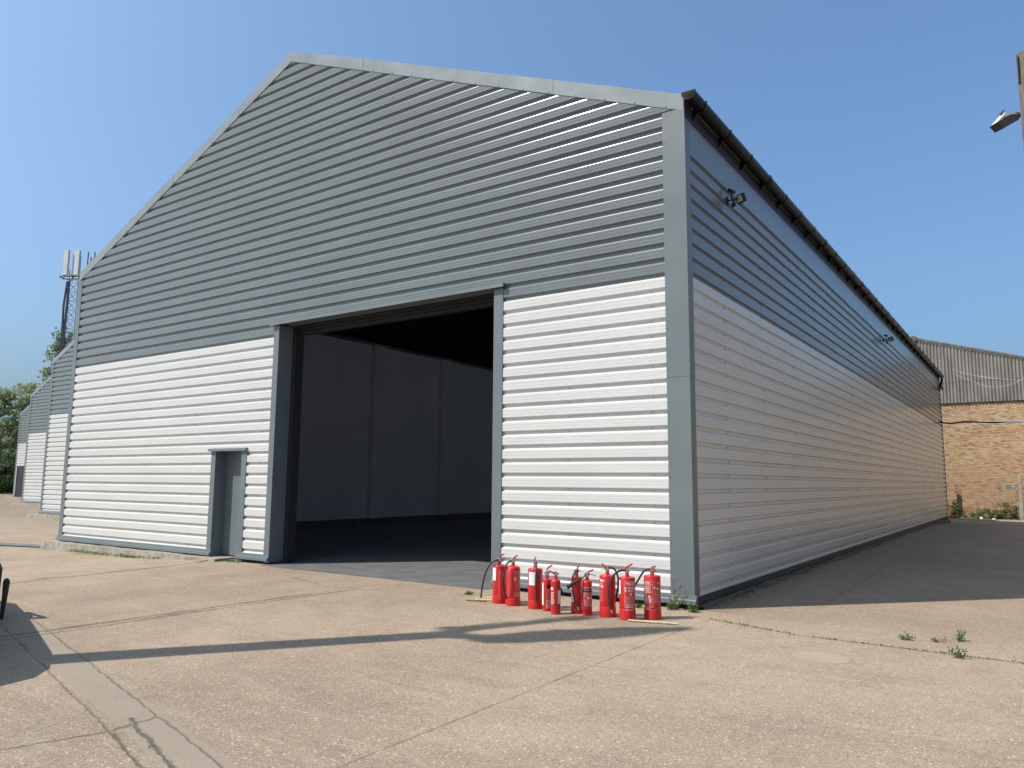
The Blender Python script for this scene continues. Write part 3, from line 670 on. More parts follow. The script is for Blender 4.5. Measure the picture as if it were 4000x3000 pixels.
tree(gnd(215, 92), 19.6, (5, 4.4), 95, 'leaf_mid', .40, 'tall dark green tree with tiered branches rising behind the farthest warehouse', group=TG, seed=11, per=95, shape='cone')
tree(gnd(95, 90), 12.6, (1.5, 3.9), 95, 'leaf_pale', .34, 'pale green feathery tree left of the farthest warehouse', group=TG, seed=12, per=110)
tree(gnd(-25, 88), 11.6, (1, 4.0), 95, 'leaf_pale', .34, 'pale green tree cut off by the left edge of the photo', group=TG, seed=13, per=110)
tree(gnd(60, 82), 3.7, (.2, 3.0), 55, 'leaf_dark', .28, 'dark green low bushy tree beside the corner of the farthest warehouse', group=TG, seed=14, per=100)
tree(gnd(-10, 80), 4.3, (.2, 3.2), 55, 'leaf_dark', .28, 'dark green bushy tree at the foot of the left edge tree', group=TG, seed=15, per=100)
tree(gnd(-110, 84), 5, (.4, 4.0), 60, 'leaf_dark', .3, 'dark green tree just outside the left edge of the photo', group=TG, seed=16, per=80)
# tree outside the frame on the left: only its shadow falls into the picture
t = empty('tree', (-5.4, -8.57, 0), 'slim forked pollard outside the left edge, known from its long shadow', 'tree')
fk = Vector((-6.0, -8.08, 7.8)); mb = MB()
mb.tube([(-5.4, -8.57, 0), (-5.55, -8.45, 2), (-5.8, -8.25, 5), fk], [.215, .205, .19, .17], 12)
def lift(gxx, gyy, ref=fk):                               # point of the tree above its shadow point
    hd = Vector((.663, .749)); q = Vector((gxx, gyy)); s = (q-Vector((ref.x, ref.y))).dot(hd); p = q-hd*s
    return Vector((p.x, p.y, s*math.tan(EL)))
mb.tube([fk, lift(-1.46, -2.66), lift(-1.2, -2.1), lift(-.85, -1.38)], [.14, .10, .09, .05], 8)
mb.tube([fk, lift(-1.12, -2.86), lift(-.85, -2.72), lift(-.5, -2.3), lift(.1, -1.5)], [.15, .13, .15, .13, .05], 8)
mb.build('trunk', 'bark', t)
cr = MB(); rn = random.Random(9)
for k in range(26):
    f = k/25; a = Vector((-.95, -2.85)).lerp(Vector((.33, -1.22)), f); wd = .26*math.sin(math.pi*min(1, .12+f*.95))**.6
    leaves(cr, clump_points(lift(a.x, a.y), wd, 150, rn, 1.0), .19, rn)
for k in range(12):
    f = k/11; a = Vector((-1.6, -2.7)).lerp(Vector((-.8, -1.25)), f); leaves(cr, clump_points(lift(a.x, a.y), .13, 30, rn, 1.4), .12, rn)
cr.build('crown', 'leaf_mid', t)

def weed(loc, h, n, sp, m='leaf_weed', lab='', seed=0, lsz=.03, group=None, nm='weed'):
    if group == WG: h *= .75; sp *= .8; n = int(n*.6); lsz *= .8
    rn = random.Random(seed); L = Vector(loc); t = empty(nm, loc, lab, 'weed', group); sm = MB(); lf = MB()
    for k in range(n):
        a = rn.uniform(0, 6.283); s = rn.uniform(.2, 1)*sp; tip = L+Vector((math.cos(a)*s, math.sin(a)*s, h*rn.uniform(.45, 1)))
        b0 = L+Vector((math.cos(a)*s*.2, math.sin(a)*s*.2, 0)); md = (b0+tip)/2+Vector((0, 0, h*.12))
        sm.tube([b0, md, tip], [lsz*.08, lsz*.06, lsz*.03], 4)
        for q in range(7):
            f = .25+.75*q/6; p = b0.lerp(tip, f)+Vector((rn.gauss(0, 1), rn.gauss(0, 1), rn.gauss(0, .6)))*lsz*.7
            leaves(lf, [p], lsz, rn)
    sm.build('stem', 'leaf_dry', t); lf.build('leaf', m, t); return t
WG = 'weeds in the yard joints'
weed((2.35, -.44, 0), .07, 22, .10, lab='small low weed in the joint, left of the other weeds on the right', seed=1, group=WG)
weed((2.60, -.33, 0), .05, 14, .13, 'leaf_dry', lab='flat dried weed lying between two green weeds on the right', seed=2, group=WG)
weed((2.78, -.20, 0), .15, 22, .11, lab='tallest upright weed with thin stalks on the right of the yard', seed=3, group=WG)
weed((2.83, -1.03, 0), .12, 18, .11, lab='bushy green weed on the long joint at the right', seed=4, group=WG, lsz=.035)
weed((.06, -.16, 0), .09, 16, .06, lab='bright green weed at the foot of the grey corner post', seed=5, group='weeds at the warehouse wall', lsz=.04)
weed((-.20, -.12, 0), .36, 5, .12, 'leaf_mid', lab='tall straggly weed between the last extinguisher and the corner post', seed=6, group='weeds at the warehouse wall', lsz=.05)
weed((-.24, -.14, 0), .09, 12, .07, lab='leafy weed at the foot of the straggly stalk beside the corner post', seed=7, group='weeds at the warehouse wall', lsz=.04)
weed((-1.86, -.32, 0), .09, 20, .08, lab='green weed seen between the second and third extinguishers', seed=8, group='weeds at the warehouse wall', lsz=.04)
weed((-2.93, -.68, 0), .06, 24, .09, lab='flat green weed on the concrete left of the extinguishers', seed=9, group=WG, lsz=.03)
weed((-.62, -.26, 0), .07, 10, .06, lab='small weed behind the tallest water extinguisher hose', seed=10, group='weeds at the warehouse wall', lsz=.035)
def cover(name, strips, dens, size, m, seed, hz=.03):
    rn = random.Random(seed); mb = MB()
    for x0, y0, x1, y1, wd, z in strips:
        L = math.hypot(x1-x0, y1-y0); n = int(L*dens)
        for _ in range(n):
            f = rn.random(); c = rn.random()
            if math.sin(f*L*5.1+seed)+math.sin(f*L*1.7) < -.25: continue
            p = Vector((x0+(x1-x0)*f+rn.gauss(0, wd), y0+(y1-y0)*f+rn.gauss(0, wd), z+rn.random()**2*hz)); leaves(mb, [p], size, rn)
    return tag(mb.build(name, m), kind='stuff')
tag(cover('moss_and_weeds', [(-14.5, -.36, -10.9, -.33, .05, -.10), (-12.6, -.40, -11.0, -.36, .06, -.08), (-9.6, -.05, -8.6, -.12, .05, -.02)], 260, .03, 'leaf_weed', 2, .05), 'low moss and weeds creeping along the foot of the warehouse plinth', 'ground cover')
tag(cover('joint_grass', [(.2, -.42, 1.4, -.84, .012, .002), (1.4, -.84, 4.6, -1.0, .012, .002), (-.92, -6.39, -.72, -6.45, .012, .002), (-19, 3.2, -33, 8.2, .08, -.14)], 150, .018, 'leaf_weed', 5, .012), 'thin grass growing in the joints of the concrete yard', 'grass')
tag(cover('wall_side_weeds', [(.12, .12, .12, 14, .04, .0)], 45, .035, 'leaf_dark', 6, .09), 'dark weeds along the foot of the shaded side wall', 'ground cover')
tag(cover('dry_debris', [(-.5, -.42, .9, -.55, .10, .002), (-3.2, -.75, .2, -.75, .25, .002), (.3, -.6, 1.3, -.9, .1, .002)], 60, .014, 'leaf_dry', 8, .004), 'dry leaf crumbs and grit near the extinguishers', 'debris')
for i, (x, h, s, m, lab) in enumerate((
    (-.02, .85, .16, 'leaf_weed', 'bright green shrub climbing at the left fence post'), (.22, .50, .25, 'leaf_dark', 'dark nettle clump beside the bright green shrub'), (.75, .9, .35, 'leaf_dry', 'dry brown bramble stalks by the brick wall'),
    (1.0, .45, .30, 'leaf_mid', 'green weed clump in front of the brown brambles'), (1.45, .5, .32, 'leaf_dark', 'dark weed clump in the middle of the kerb strip'), (1.85, .45, .26, 'leaf_weed', 'bright broad-leaved weed under the exit sign'),
    (2.1, .75, .38, 'leaf_dark', 'tallest dark green bush by the brick wall under the exit sign'), (2.5, .62, .3, 'leaf_dark', 'dark bush against the right fence post'), (3.2, .6, .4, 'leaf_mid', 'green bush at the right edge by the brick wall'))):
    rn = random.Random(40+i); x = kx(x); h *= 1.07; t = empty('bush', (x, 37.25, -.2), lab, 'bush', 'weeds and bushes along the brick wall'); mb = MB(); sm = MB()
    for q in range(16):
        c = Vector((x+rn.gauss(0, s*.5), 37.25+rn.gauss(0, .12), -.2+h*rn.random()**1.1)); sm.tube([(x+rn.gauss(0, .05), 37.25, -.22), c], .008, 4)
        leaves(mb, clump_points(c, .13, 34 if m != 'leaf_dry' else 9, rn), .075, rn)
    sm.build('stem', 'leaf_dry', t); mb.build('leaf', m, t)
rn = random.Random(77); mb = MB()
for q in range(90):
    x = rn.choice((rn.gauss(-.2, .25), rn.gauss(1.8, .5), rn.gauss(2.8, .25))); z = rn.random()**1.5*1.7
    leaves(mb, clump_points((x, YB-.04, z), .10, 7, rn, 1), .06, rn)
tag(mb.build('ivy', 'leaf_dry'), 'dry ivy and creeper traces on the lower brick wall', 'creeper', kind='stuff')

# ------------------------------------------------------------------ fire extinguishers
def patch(mb, r, p0, p1, z0, z1, mi=0, n=8):
    vs = []
    for i in range(n+1):
        a = p0+(p1-p0)*i/n; vs += [(r*math.sin(a), -r*math.cos(a), z0), (r*math.sin(a), -r*math.cos(a), z1)]
    mb.mesh(vs, [(2*i, 2*i+2, 2*i+3, 2*i+1) for i in range(n)], mi)
def text_on(mb, s, size, r, phi, z, mi=0, bold=.012):
    cu = bpy.data.curves.new('t', 'FONT'); cu.body = s; cu.size = size; cu.align_x = 'CENTER'; cu.offset = bold*size*2.2; cu.resolution_u = 2
    ob = bpy.data.objects.new('t', cu); me = ob.to_mesh()
    vs = [(r*math.sin(phi+v.co.x/r), -r*math.cos(phi+v.co.x/r), z+v.co.y) for v in me.vertices]
    mb.mesh(vs, [tuple(p.vertices) for p in me.polygons], mi); ob.to_mesh_clear(); bpy.data.objects.remove(ob); bpy.data.curves.remove(cu)
def lines(mb, r, p0, p1, z0, z1, step, th, rn, mi=0):
    z = z1
    while z > z0:
        a = p0; e = p1-rn.uniform(0, .25)*(p1-p0); patch(mb, r, a, e, z-th, z, mi, 5); z -= step
def lever(mb, a, b_, w0, w1, th):
    A, B = Vector(a), Vector(b_); d = (B-A).normalized(); s = Vector((0, 1, 0)); nrm = d.cross(s).normalized()
    vs = []
    for P, w in ((A, w0), (A.lerp(B, .5)+nrm*th*.6, (w0+w1)/2), (B, w1)):
        for q in (-1, 1):
            for k in (-1, 1): vs.append(P+s*q*w/2+nrm*k*th/2)
    fs = []
    for i in range(2):
        o = 4*i; fs += [(o, o+1, o+5, o+4), (o+2, o+6, o+7, o+3), (o, o+4, o+6, o+2), (o+1, o+3, o+7, o+5)]
    fs += [(0, 2, 3, 1), (8, 9, 11, 10)]; mb.mesh(vs, fs)
EXG = 'red fire extinguishers lined up by the warehouse wall'
def extinguisher(idx, lab, cx, by, s, r, loc, sh, neck, hose=None, hd=-.02, lev=None, low=None, skirt=.11, horn=None, labels=(), prints=(), texts=(), fairing=None, body='red', nozzle=False, hr=.0115, bands=()):
    """pixel measures (cx, by, and the points below) are taken in one enlarged crop with s pixels to the metre"""
    X = lambda px: (px-cx)/s
    Z = lambda py: (by-py)/s
    u = 1840+cx/2.5136
    t = empty('fire_extinguisher', (loc[0], loc[1], 0), lab, 'fire extinguisher', EXG, YAW-math.atan((u-2000)/F4))
    zs, zn = Z(sh), Z(neck)                                # shoulder start, neck height
    mb = MB(); prof = [(r*.80, .012), (r*.97, .03), (r, .06), (r, zs)]
    top = zn-.045
    for i in range(1, 9):
        a = math.pi/2*i/8; prof.append((.024+(r-.024)*math.cos(a), zs+(top-zs)*math.sin(a)))
    prof += [(.022, zn-.03), (.019, zn)]; mb.lathe(prof, 36); mb.build('cylinder', body, t, local=True, smooth=True)
    if skirt:
        mb = MB(); mb.lathe([(r*.96, 0), (r*1.035, .006), (r*1.045, .03), (r*1.035, skirt-.02), (r*1.02, skirt-.004), (r*1.002, skirt)], 36); mb.build('base_skirt', 'red_plastic', t, local=True, smooth=True)
    else:
        mb = MB(); mb.lathe([(r*.84, 0), (r*.99, .004), (r*1.005, .012), (r*1.003, .03)], 36); mb.build('base_ring', 'red_plastic', t, local=True, smooth=True)
    mb = MB(); mb.lathe([(.020, 0), (.024, .006), (.024, .018), (.017, .024), (.015, .05)], 12, c=(0, 0, zn-.008)); mb.tube([(-.034, 0, zn+.022), (.034, 0, zn+.022)], .011, 8); mb.tube([(0, -.03, zn+.012), (0, .0, zn+.012)], .013, 10)
    mb.build('valve', 'chrome', t, local=True, smooth=True)
    if lev:
        mb = MB(); lever(mb, (X(lev[0]), 0, Z(lev[1])), (X(lev[2]), 0, Z(lev[3])), .026, .030, .017); mb.build('lever', 'red_plastic', t, local=True, bevel=.002)
    if low:
        mb = MB(); lever(mb, (X(low[0]), 0, Z(low[1])), (X(low[2]), 0, Z(low[3])), .022, .022, .006); mb.build('carrying_handle', low[4], t, local=True, bevel=.0015)
    mb = MB(); ring = [(.018*math.cos(a*.7)+.01, -.026, zn+.03+.014*math.sin(a*.7)) for a in range(10)]; mb.tube(ring, .0013, 5); mb.build('safety_pin', 'chrome', t, local=True)
    if hose:
        P = [Vector((X(a), hd if not isinstance(hd, (list, tuple)) else hd[i], Z(b_))) for i, (a, b_) in enumerate(hose)]
        # smooth the polyline
        Q = []
        for i in range(len(P)-1):
            p0, p1, p2, p3 = P[max(i-1, 0)], P[i], P[i+1], P[min(i+2, len(P)-1)]
            for k in range(6):
                f = k/6; Q.append(.5*((2*p1)+(p2-p0)*f+(2*p0-5*p1+4*p2-p3)*f*f+(3*p1-p0-3*p2+p3)*f**3))
        Q.append(P[-1]); mb = MB(); mb.tube(Q, hr, 10); ho = mb.build('hose', 'rubber', t, local=True, smooth=True)
        if nozzle:
            d = (P[-1]-P[-2]).normalized(); mb = MB(); mb.tube([P[-1]-d*.012, P[-1]+d*.012, P[-1]+d*.02, P[-1]+d*.035], [.0135, .0135, .008, .006], 10); mb.build('nozzle', 'chrome', ho, local=True, smooth=True)
    if horn:
        (ax, ay), (bx, by2), w0, w1, dy = horn; A = Vector((X(ax), dy, Z(ay))); B = Vector((X(bx), dy*1.15-.02, Z(by2)))
        mb = MB(); mb.tube([(0, dy*.2, zn+.02), A*.6+Vector((0, 0, zn+.02))*.4, A, A.lerp(B, .3), A.lerp(B, .42), B, B+(A-B)*.05], [.007, .007, .008, .012, w0/s*.5, w1/s*.5, w1/s*.38], 14); mb.build('horn', 'rubber', t, local=True, smooth=True)
    def ph(px, rr=r): return math.asin(max(-.985, min(.985, X(px)/rr)))
    for (x0, x1, y0, y1, m) in labels:
        mb = MB(); patch(mb, r+.0012, ph(x0), ph(x1), Z(y1), Z(y0)); mb.build('inspection_label' if m == 'paper' else 'name_band', m, t, local=True)
    if prints or texts:
        mb = MB(); rn = random.Random(idx)
        for (x0, x1, y0, y1, step, th, m) in prints:
            if step == 0:                                   # outline frame
                a, b_ = ph(x0), ph(x1); e = .0022
                patch(mb, r+.0012, a, b_, Z(y0)-e, Z(y0), 0); patch(mb, r+.0012, a, b_, Z(y1), Z(y1)+e, 0); patch(mb, r+.0012, a, a+e/r, Z(y1), Z(y0), 0, 1); patch(mb, r+.0012, b_-e/r, b_, Z(y1), Z(y0), 0, 1)
            elif step < 0: patch(mb, r+.0014, ph(x0), ph(x1), Z(y1), Z(y0), m)
            else: lines(mb, r+.0014, ph(x0), ph(x1), Z(y1), Z(y0), step, th, rn, m)
        for (sx, sy, size, st) in texts: text_on(mb, st, size, r+.0018, ph(sx), Z(sy), 0)
        mb.build('printed_text', ['print', 'print_soft'], t, local=True)
    if fairing:
        a0_, a1_, z0, z1 = fairing; mb = MB(); n = 10; vs = []; m_ = 8
        for j in range(m_+1):
            f = j/m_; z = z0+(z1-z0)*f; sh_ = math.sin(math.pi*f)**.5; ct = a0_+(a1_-a0_)*.5; hw = (a1_-a0_)/2*(.55+.45*sh_)
            for i in range(n+1):
                g_ = i/n; a = ct-hw+2*hw*g_; rr = (r if z < zs else max(.03, r*math.cos((z-zs)/(top-zs+.001)*1.2)))+.012*math.sin(math.pi*g_)**.6+.0005
                vs.append((rr*math.sin(a), -rr*math.cos(a), z))
        mb.mesh(vs, [(j*(n+1)+i, j*(n+1)+i+1, (j+1)*(n+1)+i+1, (j+1)*(n+1)+i) for j in range(m_) for i in range(n)]); mb.build('hose_cover', 'red_pale', t, local=True, smooth=True)
    return t
extinguisher(1, 'red fire extinguisher at the left end, hose arching far out to the left', 277, 652, 777, .086, (-2.188, -1.007), 300, 245,
    hose=[(265, 242), (235, 243), (200, 262), (150, 335), (120, 430), (105, 520), (97, 600)], lev=(272, 222, 322, 182), low=(290, 236, 330, 232, 'rubber'), labels=[(212, 242, 310, 430, 'paper')],
    prints=[(292, 322, 370, 470, .013, .006, 0), (295, 325, 480, 590, .012, .005, 1)], fairing=(-.2, .5, .05, .42), skirt=.10)
extinguisher(2, 'red fire extinguisher second from left with a pale red hose cover', 411, 675, 791, .090, (-1.951, -1.047), 320, 258,
    hose=[(405, 256), (380, 254), (350, 275), (325, 345), (314, 430), (318, 500), (333, 560), (345, 605)], hd=[0, -.01, -.03, -.05, -.06, -.06, -.06, -.05], lev=(408, 236, 455, 196), low=(420, 236, 466, 246, 'rubber'),
    prints=[(418, 478, 340, 430, .014, .006, 1), (420, 478, 340, 352, -1, 0, 1), (425, 440, 400, 430, -1, 0, 0), (430, 478, 440, 535, .011, .006, 1), (425, 478, 545, 585, .014, .004, 0)], fairing=(-1.15, -.05, .11, .47), skirt=.10)
extinguisher(3, 'red fire extinguisher facing forward with a white label and its hose straight down the front', 630, 705, 809, .090, (-1.608, -1.067), 330, 280,
    hose=[(632, 272), (640, 282), (639, 310), (637, 370), (635, 450), (637, 550), (637, 635)], hd=[-.02, -.05, -.075, -.105, -.108, -.112, -.118], lev=(631, 255, 631, 212), low=(610, 240, 650, 262, 'rubber'),
    labels=[(568, 628, 352, 478, 'paper')], prints=[(672, 698, 430, 640, .02, .006, 1)], skirt=.10)
extinguisher(4, 'slim red extinguisher with a black name band, half hidden behind the shortest slim one', 745, 724, 823, .058, (-1.406, -1.124), 425, 380,
    lev=(742, 335, 798, 290), low=(745, 345, 800, 350, 'red_plastic'), labels=[(699, 712, 455, 665, 'paper'), (741, 790, 470, 505, 'black')], prints=[(741, 786, 510, 610, .012, .006, 1), (735, 785, 620, 690, .014, .005, 0)], skirt=0)
extinguisher(5, 'shortest slim red extinguisher with a pale label on its right side', 831, 758, 844, .057, (-1.199, -1.263), 455, 385,
    lev=(835, 362, 765, 345), low=(840, 385, 870, 378, 'chrome'), horn=((862, 470), (893, 582), 24, 46, .075), labels=[(852, 879, 527, 655, 'paper')],
    prints=[(785, 808, 500, 525, -1, 0, 0), (786, 822, 545, 665, .016, .006, 0)], skirt=0)
extinguisher(6, 'red extinguisher with its hose crossing its front, behind the one with the black horn', 1037, 750, 838, .064, (-1.034, -1.061), 410, 360,
    hose=[(1050, 345), (1025, 352), (1005, 385), (997, 430), (1000, 520), (1015, 600), (1035, 655), (1050, 690)], hd=[-.02, -.05, -.07, -.08, -.085, -.088, -.09, -.095], nozzle=True,
    lev=(1045, 335, 1065, 290), low=(1030, 345, 1080, 352, 'rubber'), labels=[(986, 1008, 505, 640, 'paper')], prints=[(1068, 1090, 480, 560, .012, .006, 1)], skirt=.06)
extinguisher(7, 'slim red extinguisher with a black horn sticking out to the left', 1141, 768, 849, .057, (-.872, -1.099), 455, 395,
    lev=(1132, 378, 1205, 334), low=(1140, 375, 1230, 390, 'rubber'), horn=((1090, 412), (942, 500), 30, 48, -.045), labels=[(1105, 1184, 505, 548, 'black')],
    prints=[(1106, 1184, 503, 507, -1, 0, 0), (1110, 1180, 522, 530, -1, 0, 1), (1106, 1184, 555, 590, .013, .006, 1), (1142, 1158, 592, 610, -1, 0, 0), (1166, 1180, 592, 610, -1, 0, 0), (1112, 1182, 615, 670, .010, .006, 1), (1110, 1184, 548, 678, 0, 0, 0)], skirt=0)
extinguisher(8, 'largest red extinguisher third from right, levers pointing left and hose curving down its right', 1341, 787, 857, .092, (-.640, -1.038), 400, 345,
    hose=[(1350, 322), (1385, 320), (1415, 338), (1435, 375), (1447, 430), (1446, 500), (1432, 580), (1423, 650)], hd=[0, 0, .0, .01, .02, .03, .04, .04], lev=(1345, 318, 1288, 282), low=(1335, 330, 1278, 345, 'red_plastic'),
    prints=[(1272, 1286, 425, 452, -1, 0, 0), (1290, 1308, 428, 448, -1, 0, 0), (1272, 1298, 464, 468, -1, 0, 0), (1275, 1305, 480, 500, .011, .007, 0), (1268, 1300, 520, 640, .014, .004, 1)], skirt=.115)
extinguisher(9, 'red water extinguisher second from right, grey hose ending in a bright metal nozzle', 1537, 815, 874, .089, (-.376, -1.065), 415, 365,
    hose=[(1520, 348), (1485, 348), (1440, 362), (1395, 410), (1368, 470), (1355, 540), (1358, 620), (1372, 690), (1382, 730)], hd=[0, -.01, -.02, -.03, -.035, -.04, -.045, -.05, -.05], nozzle=True, hr=.0125,
    lev=(1518, 335, 1590, 287), low=(1535, 338, 1606, 350, 'chrome'), labels=[(1453, 1473, 437, 570, 'paper')],
    prints=[(1508, 1605, 444, 690, 0, 0, 0), (1540, 1600, 475, 480, -1, 0, 0), (1544, 1604, 497, 545, .016, .006, 0), (1512, 1532, 500, 548, .011, .007, 0), (1562, 1582, 557, 578, -1, 0, 0), (1512, 1606, 585, 655, .010, .005, 1), (1522, 1606, 664, 700, .014, .005, 0), (1522, 1538, 708, 735, -1, 0, 0), (1542, 1606, 712, 730, .010, .004, 0)],
    texts=[(1566, 472, .030, 'WATER')], skirt=.115)
extinguisher(10, 'red water extinguisher at the right end, nearest the grey corner post', 1784, 810, 870, .093, (-.163, -.860), 400, 350,
    hose=[(1765, 338), (1738, 338), (1705, 358), (1675, 400), (1640, 460), (1613, 505), (1600, 560)], hd=[0, 0, .02, .03, .04, .05, .05], lev=(1770, 330, 1822, 308), low=(1775, 325, 1832, 362, 'red_plastic'),
    prints=[(1702, 1790, 442, 692, 0, 0, 0), (1712, 1780, 476, 480, -1, 0, 0), (1706, 1780, 495, 545, .019, .006, 0), (1712, 1732, 552, 575, -1, 0, 0), (1712, 1785, 582, 640, .011, .006, 0), (1720, 1782, 650, 690, .012, .006, 1), (1800, 1850, 535, 650, .009, .005, 1), (1800, 1812, 492, 515, -1, 0, 0), (1820, 1850, 505, 520, .008, .005, 0), (1720, 1765, 700, 725, .010, .006, 0)],
    texts=[(1727, 470, .030, 'WATER'), (1838, 468, .022, 'CE')], skirt=.115)

# loose bits around the extinguishers
mb = MB(); mb.tube([(-2.56+.0, -.98, .02), (-2.545, -1.02, .02), (-2.50, -1.06, .02), (-2.2, -.90, .02)], .011, 8); mb.tube([(-2.56, -.98, .02), (-2.53, -.92, .02), (-2.47, -.86, .02), (-2.2, -.70, .02)], .011, 8)
tag(mb.build('plastic_strap', 'yellow', smooth=True), 'pale yellow plastic loop on the concrete beside the left extinguisher', 'strap')
mb = MB(); mb.tube([(-.305, -1.19, .014), (-.2, -1.17, .014), (.22, -1.06, .014)], .011, 8); tag(mb.build('wooden_rod', 'wood_pale'), 'pale wooden rod lying in front of the right-hand extinguishers', 'rod')
mb = MB(); mb.tube([(-2.62, -1.13, .008), (-2.5, -1.12, .012), (-2.35, -1.06, .01)], .007, 6); tag(mb.build('twig', 'bark'), 'short brown twig under the yellow loop', 'twig')
mb = MB(); mb.tube([(-9.5, .1, .0), (-9.55, -.1, .01), (-9.45, -.55, -.02), (-9.19, -1.486, -.012), (-9.13, -2.3, -.01), (-9.0, -2.98, -.01), (-9.15, -3.24, -.01), (-8.96, -3.6, -.01), (-8.86, -3.907, -.01), (-8.7, -4.5, -.008), (-9.2, -5.5, -.01)], .008, 6)
tag(mb.build('electric_cable', 'cable_yellow', smooth=True), 'thin yellow cable snaking over the yard to the personnel door', 'cable')

# drain channel at the left
dr = empty('drain_channel', (-17.5, -.3, -.16), 'steel drain grating across the yard at the left of the open warehouse', 'drain')
A, B = Vector((-16.25, .0, -.150)), Vector((-24, -2.2, -.150)); d = (B-A).normalized(); s_ = Vector((-d.y, d.x, 0))*-1
mb = MB(); mb.prism([A, B, B+s_*.55, A+s_*.55], (0, 0, .004)); mb.build('grating', 'steel_grate', dr)
mb = MB(); mb.prism([A, B, B-s_*.05, A-s_*.05], (0, 0, .012)); mb.build('slot', 'black', dr)

# ------------------------------------------------------------------ wall floodlights
def wall_flood(y, z, lab, first=[None]):
    if first[0] is None:
        t = empty('wall_floodlight', (0, y, z), lab, 'floodlight', 'black floodlights high on the side wall'); t.scale = (.86, .86, .86)
        mb = MB(); mb.box((.0, -.04, -.06), (.03, .04, .06)); mb.tube([(.02, 0, 0), (.20, .02, .01)], .014, 8); mb.build('wall_bracket', 'black', t, local=True)
        mb = MB(); mb.tube([(.10, -.02, .0), (.09, -.03, .10), (.09, -.03, .13)], .012, 8); mb.tube([(.07, -.09, .155), (.12, .04, .145)], .032, 10); mb.build('camera_head', 'black', t, local=True, smooth=True)
        mx = Matrix.Translation((.22, .09, .03)) @ Matrix.Rotation(R(-35), 4, 'Z') @ Matrix.Rotation(R(20), 4, 'X')
        mb = MB(); mb.box((-.085, -.03, -.075), (.085, .035, .075), mx=mx); mb.box((-.05, .035, -.05), (.05, .06, .05), mx=mx); lh = mb.build('lamp_head', 'black', t, local=True, bevel=.006)
        mb = MB(); mb.box((-.062, -.034, -.052), (.062, -.0305, .052), mx=mx); mb.build('lens', 'lens', lh, local=True)
        mb = MB(); mb.tube([(.12, 0, 0), (.12, .0, -.07)], .02, 8); mb.box((.09, -.04, -.13), (.15, .04, -.06)); mb.build('sensor', 'black', t, local=True, bevel=.006)
        mb = MB(); mb.lathe([(.018, 0), (.018, .02)], 10, c=(.135, .015, -.15)); mb.build('sensor_eye', 'lens', t, local=True)
        first[0] = t; return t
    t = first[0].copy(); C.objects.link(t); t.location = (0, y, z); t['label'] = lab
    for ch in list(first[0].children):
        c = ch.copy(); C.objects.link(c); c.parent = t
        for g_ in ch.children:
            e = g_.copy(); C.objects.link(e); e.parent = c
wall_flood(1.62, 5.66, 'black floodlight with pale lens, nearest of those on the side wall')
wall_flood(15.4, 5.76, 'black floodlight halfway along the side wall')
wall_flood(29.7, 5.80, 'black floodlight at the far end of the side wall under the gutter')

# ------------------------------------------------------------------ right pole with floodlight
pb = Vector((3.80, 9.37, 0)); rd = Vector((math.cos(YAW), math.sin(YAW), 0))
pl = empty('wooden_pole', (pb.x+.07, pb.y+.05, 0), 'weathered wooden pole at the right edge carrying an old floodlight', 'pole')
pc = Vector((3.74, 9.30, 0))+rd*.15
mb = MB(); mb.tube([pc+Vector((0, 0, -.2)), pc+Vector((0, 0, 5)), pc+Vector((0, 0, 10.0)), pc+Vector((0, 0, 10.56))], [.17, .16, .15, .14], 10); mb.build('shaft', 'pole_wood', pl)
pm = pc+rd*.05-Vector((fwd.x, fwd.y, 0))*.22
mb = MB(); mb.tube([pm+Vector((0, 0, 9.0)), pm+Vector((0, 0, 14.5))], .05, 10); mb.build('metal_extension', 'galv', pl)
mb = MB(); mb.box((-.012, -.05, 9.9), (.012, .05, 10.5), mx=Matrix.Translation((pc-rd*.16))); mb.build('steel_strap', 'lamp_dark', pl)
fl_ = empty('pole_floodlight', pix(3935, 470, 16), 'old white floodlight head with dark underside on the right pole', 'floodlight')
q = lambda u, v, dd=0: pix(u, v, 16+dd)
H = .14
mb = MB()
top = [q(3881, 487), q(3912, 450), q(3966, 447), q(3970, 455)]; bot = [q(3881, 487), q(3904, 511), q(3955, 483), q(3971, 457)]
def slab(front, ex, mi): mb.prism([p-fwd*ex for p in front], fwd*2*ex, mi)
slab([q(3881, 487), q(3903, 510.5), q(3935, 492), q(3960, 478), q(3971, 462), q(3968, 453), q(3940, 455), q(3914, 466)], H, 1)
slab([q(3883, 484), q(3912, 464), q(3940, 453), q(3966, 451), q(3950, 446), q(3918, 444), q(3906, 458)], H*.72, 0)
mb.build('lamp_housing', ['lamp_white', 'lamp_dark'], fl_)
mb = MB(); mb.tube([q(3984, 441), q(3962, 442), q(3935, 440), q(3917, 444), q(3910, 452)], .013, 6); mb.tube([q(3984, 447), q(3966, 459)], .013, 6); mb.tube([q(3905, 448), q(3921, 431)], .02, 6)
mb.build('mounting_arm', 'lamp_dark', fl_)

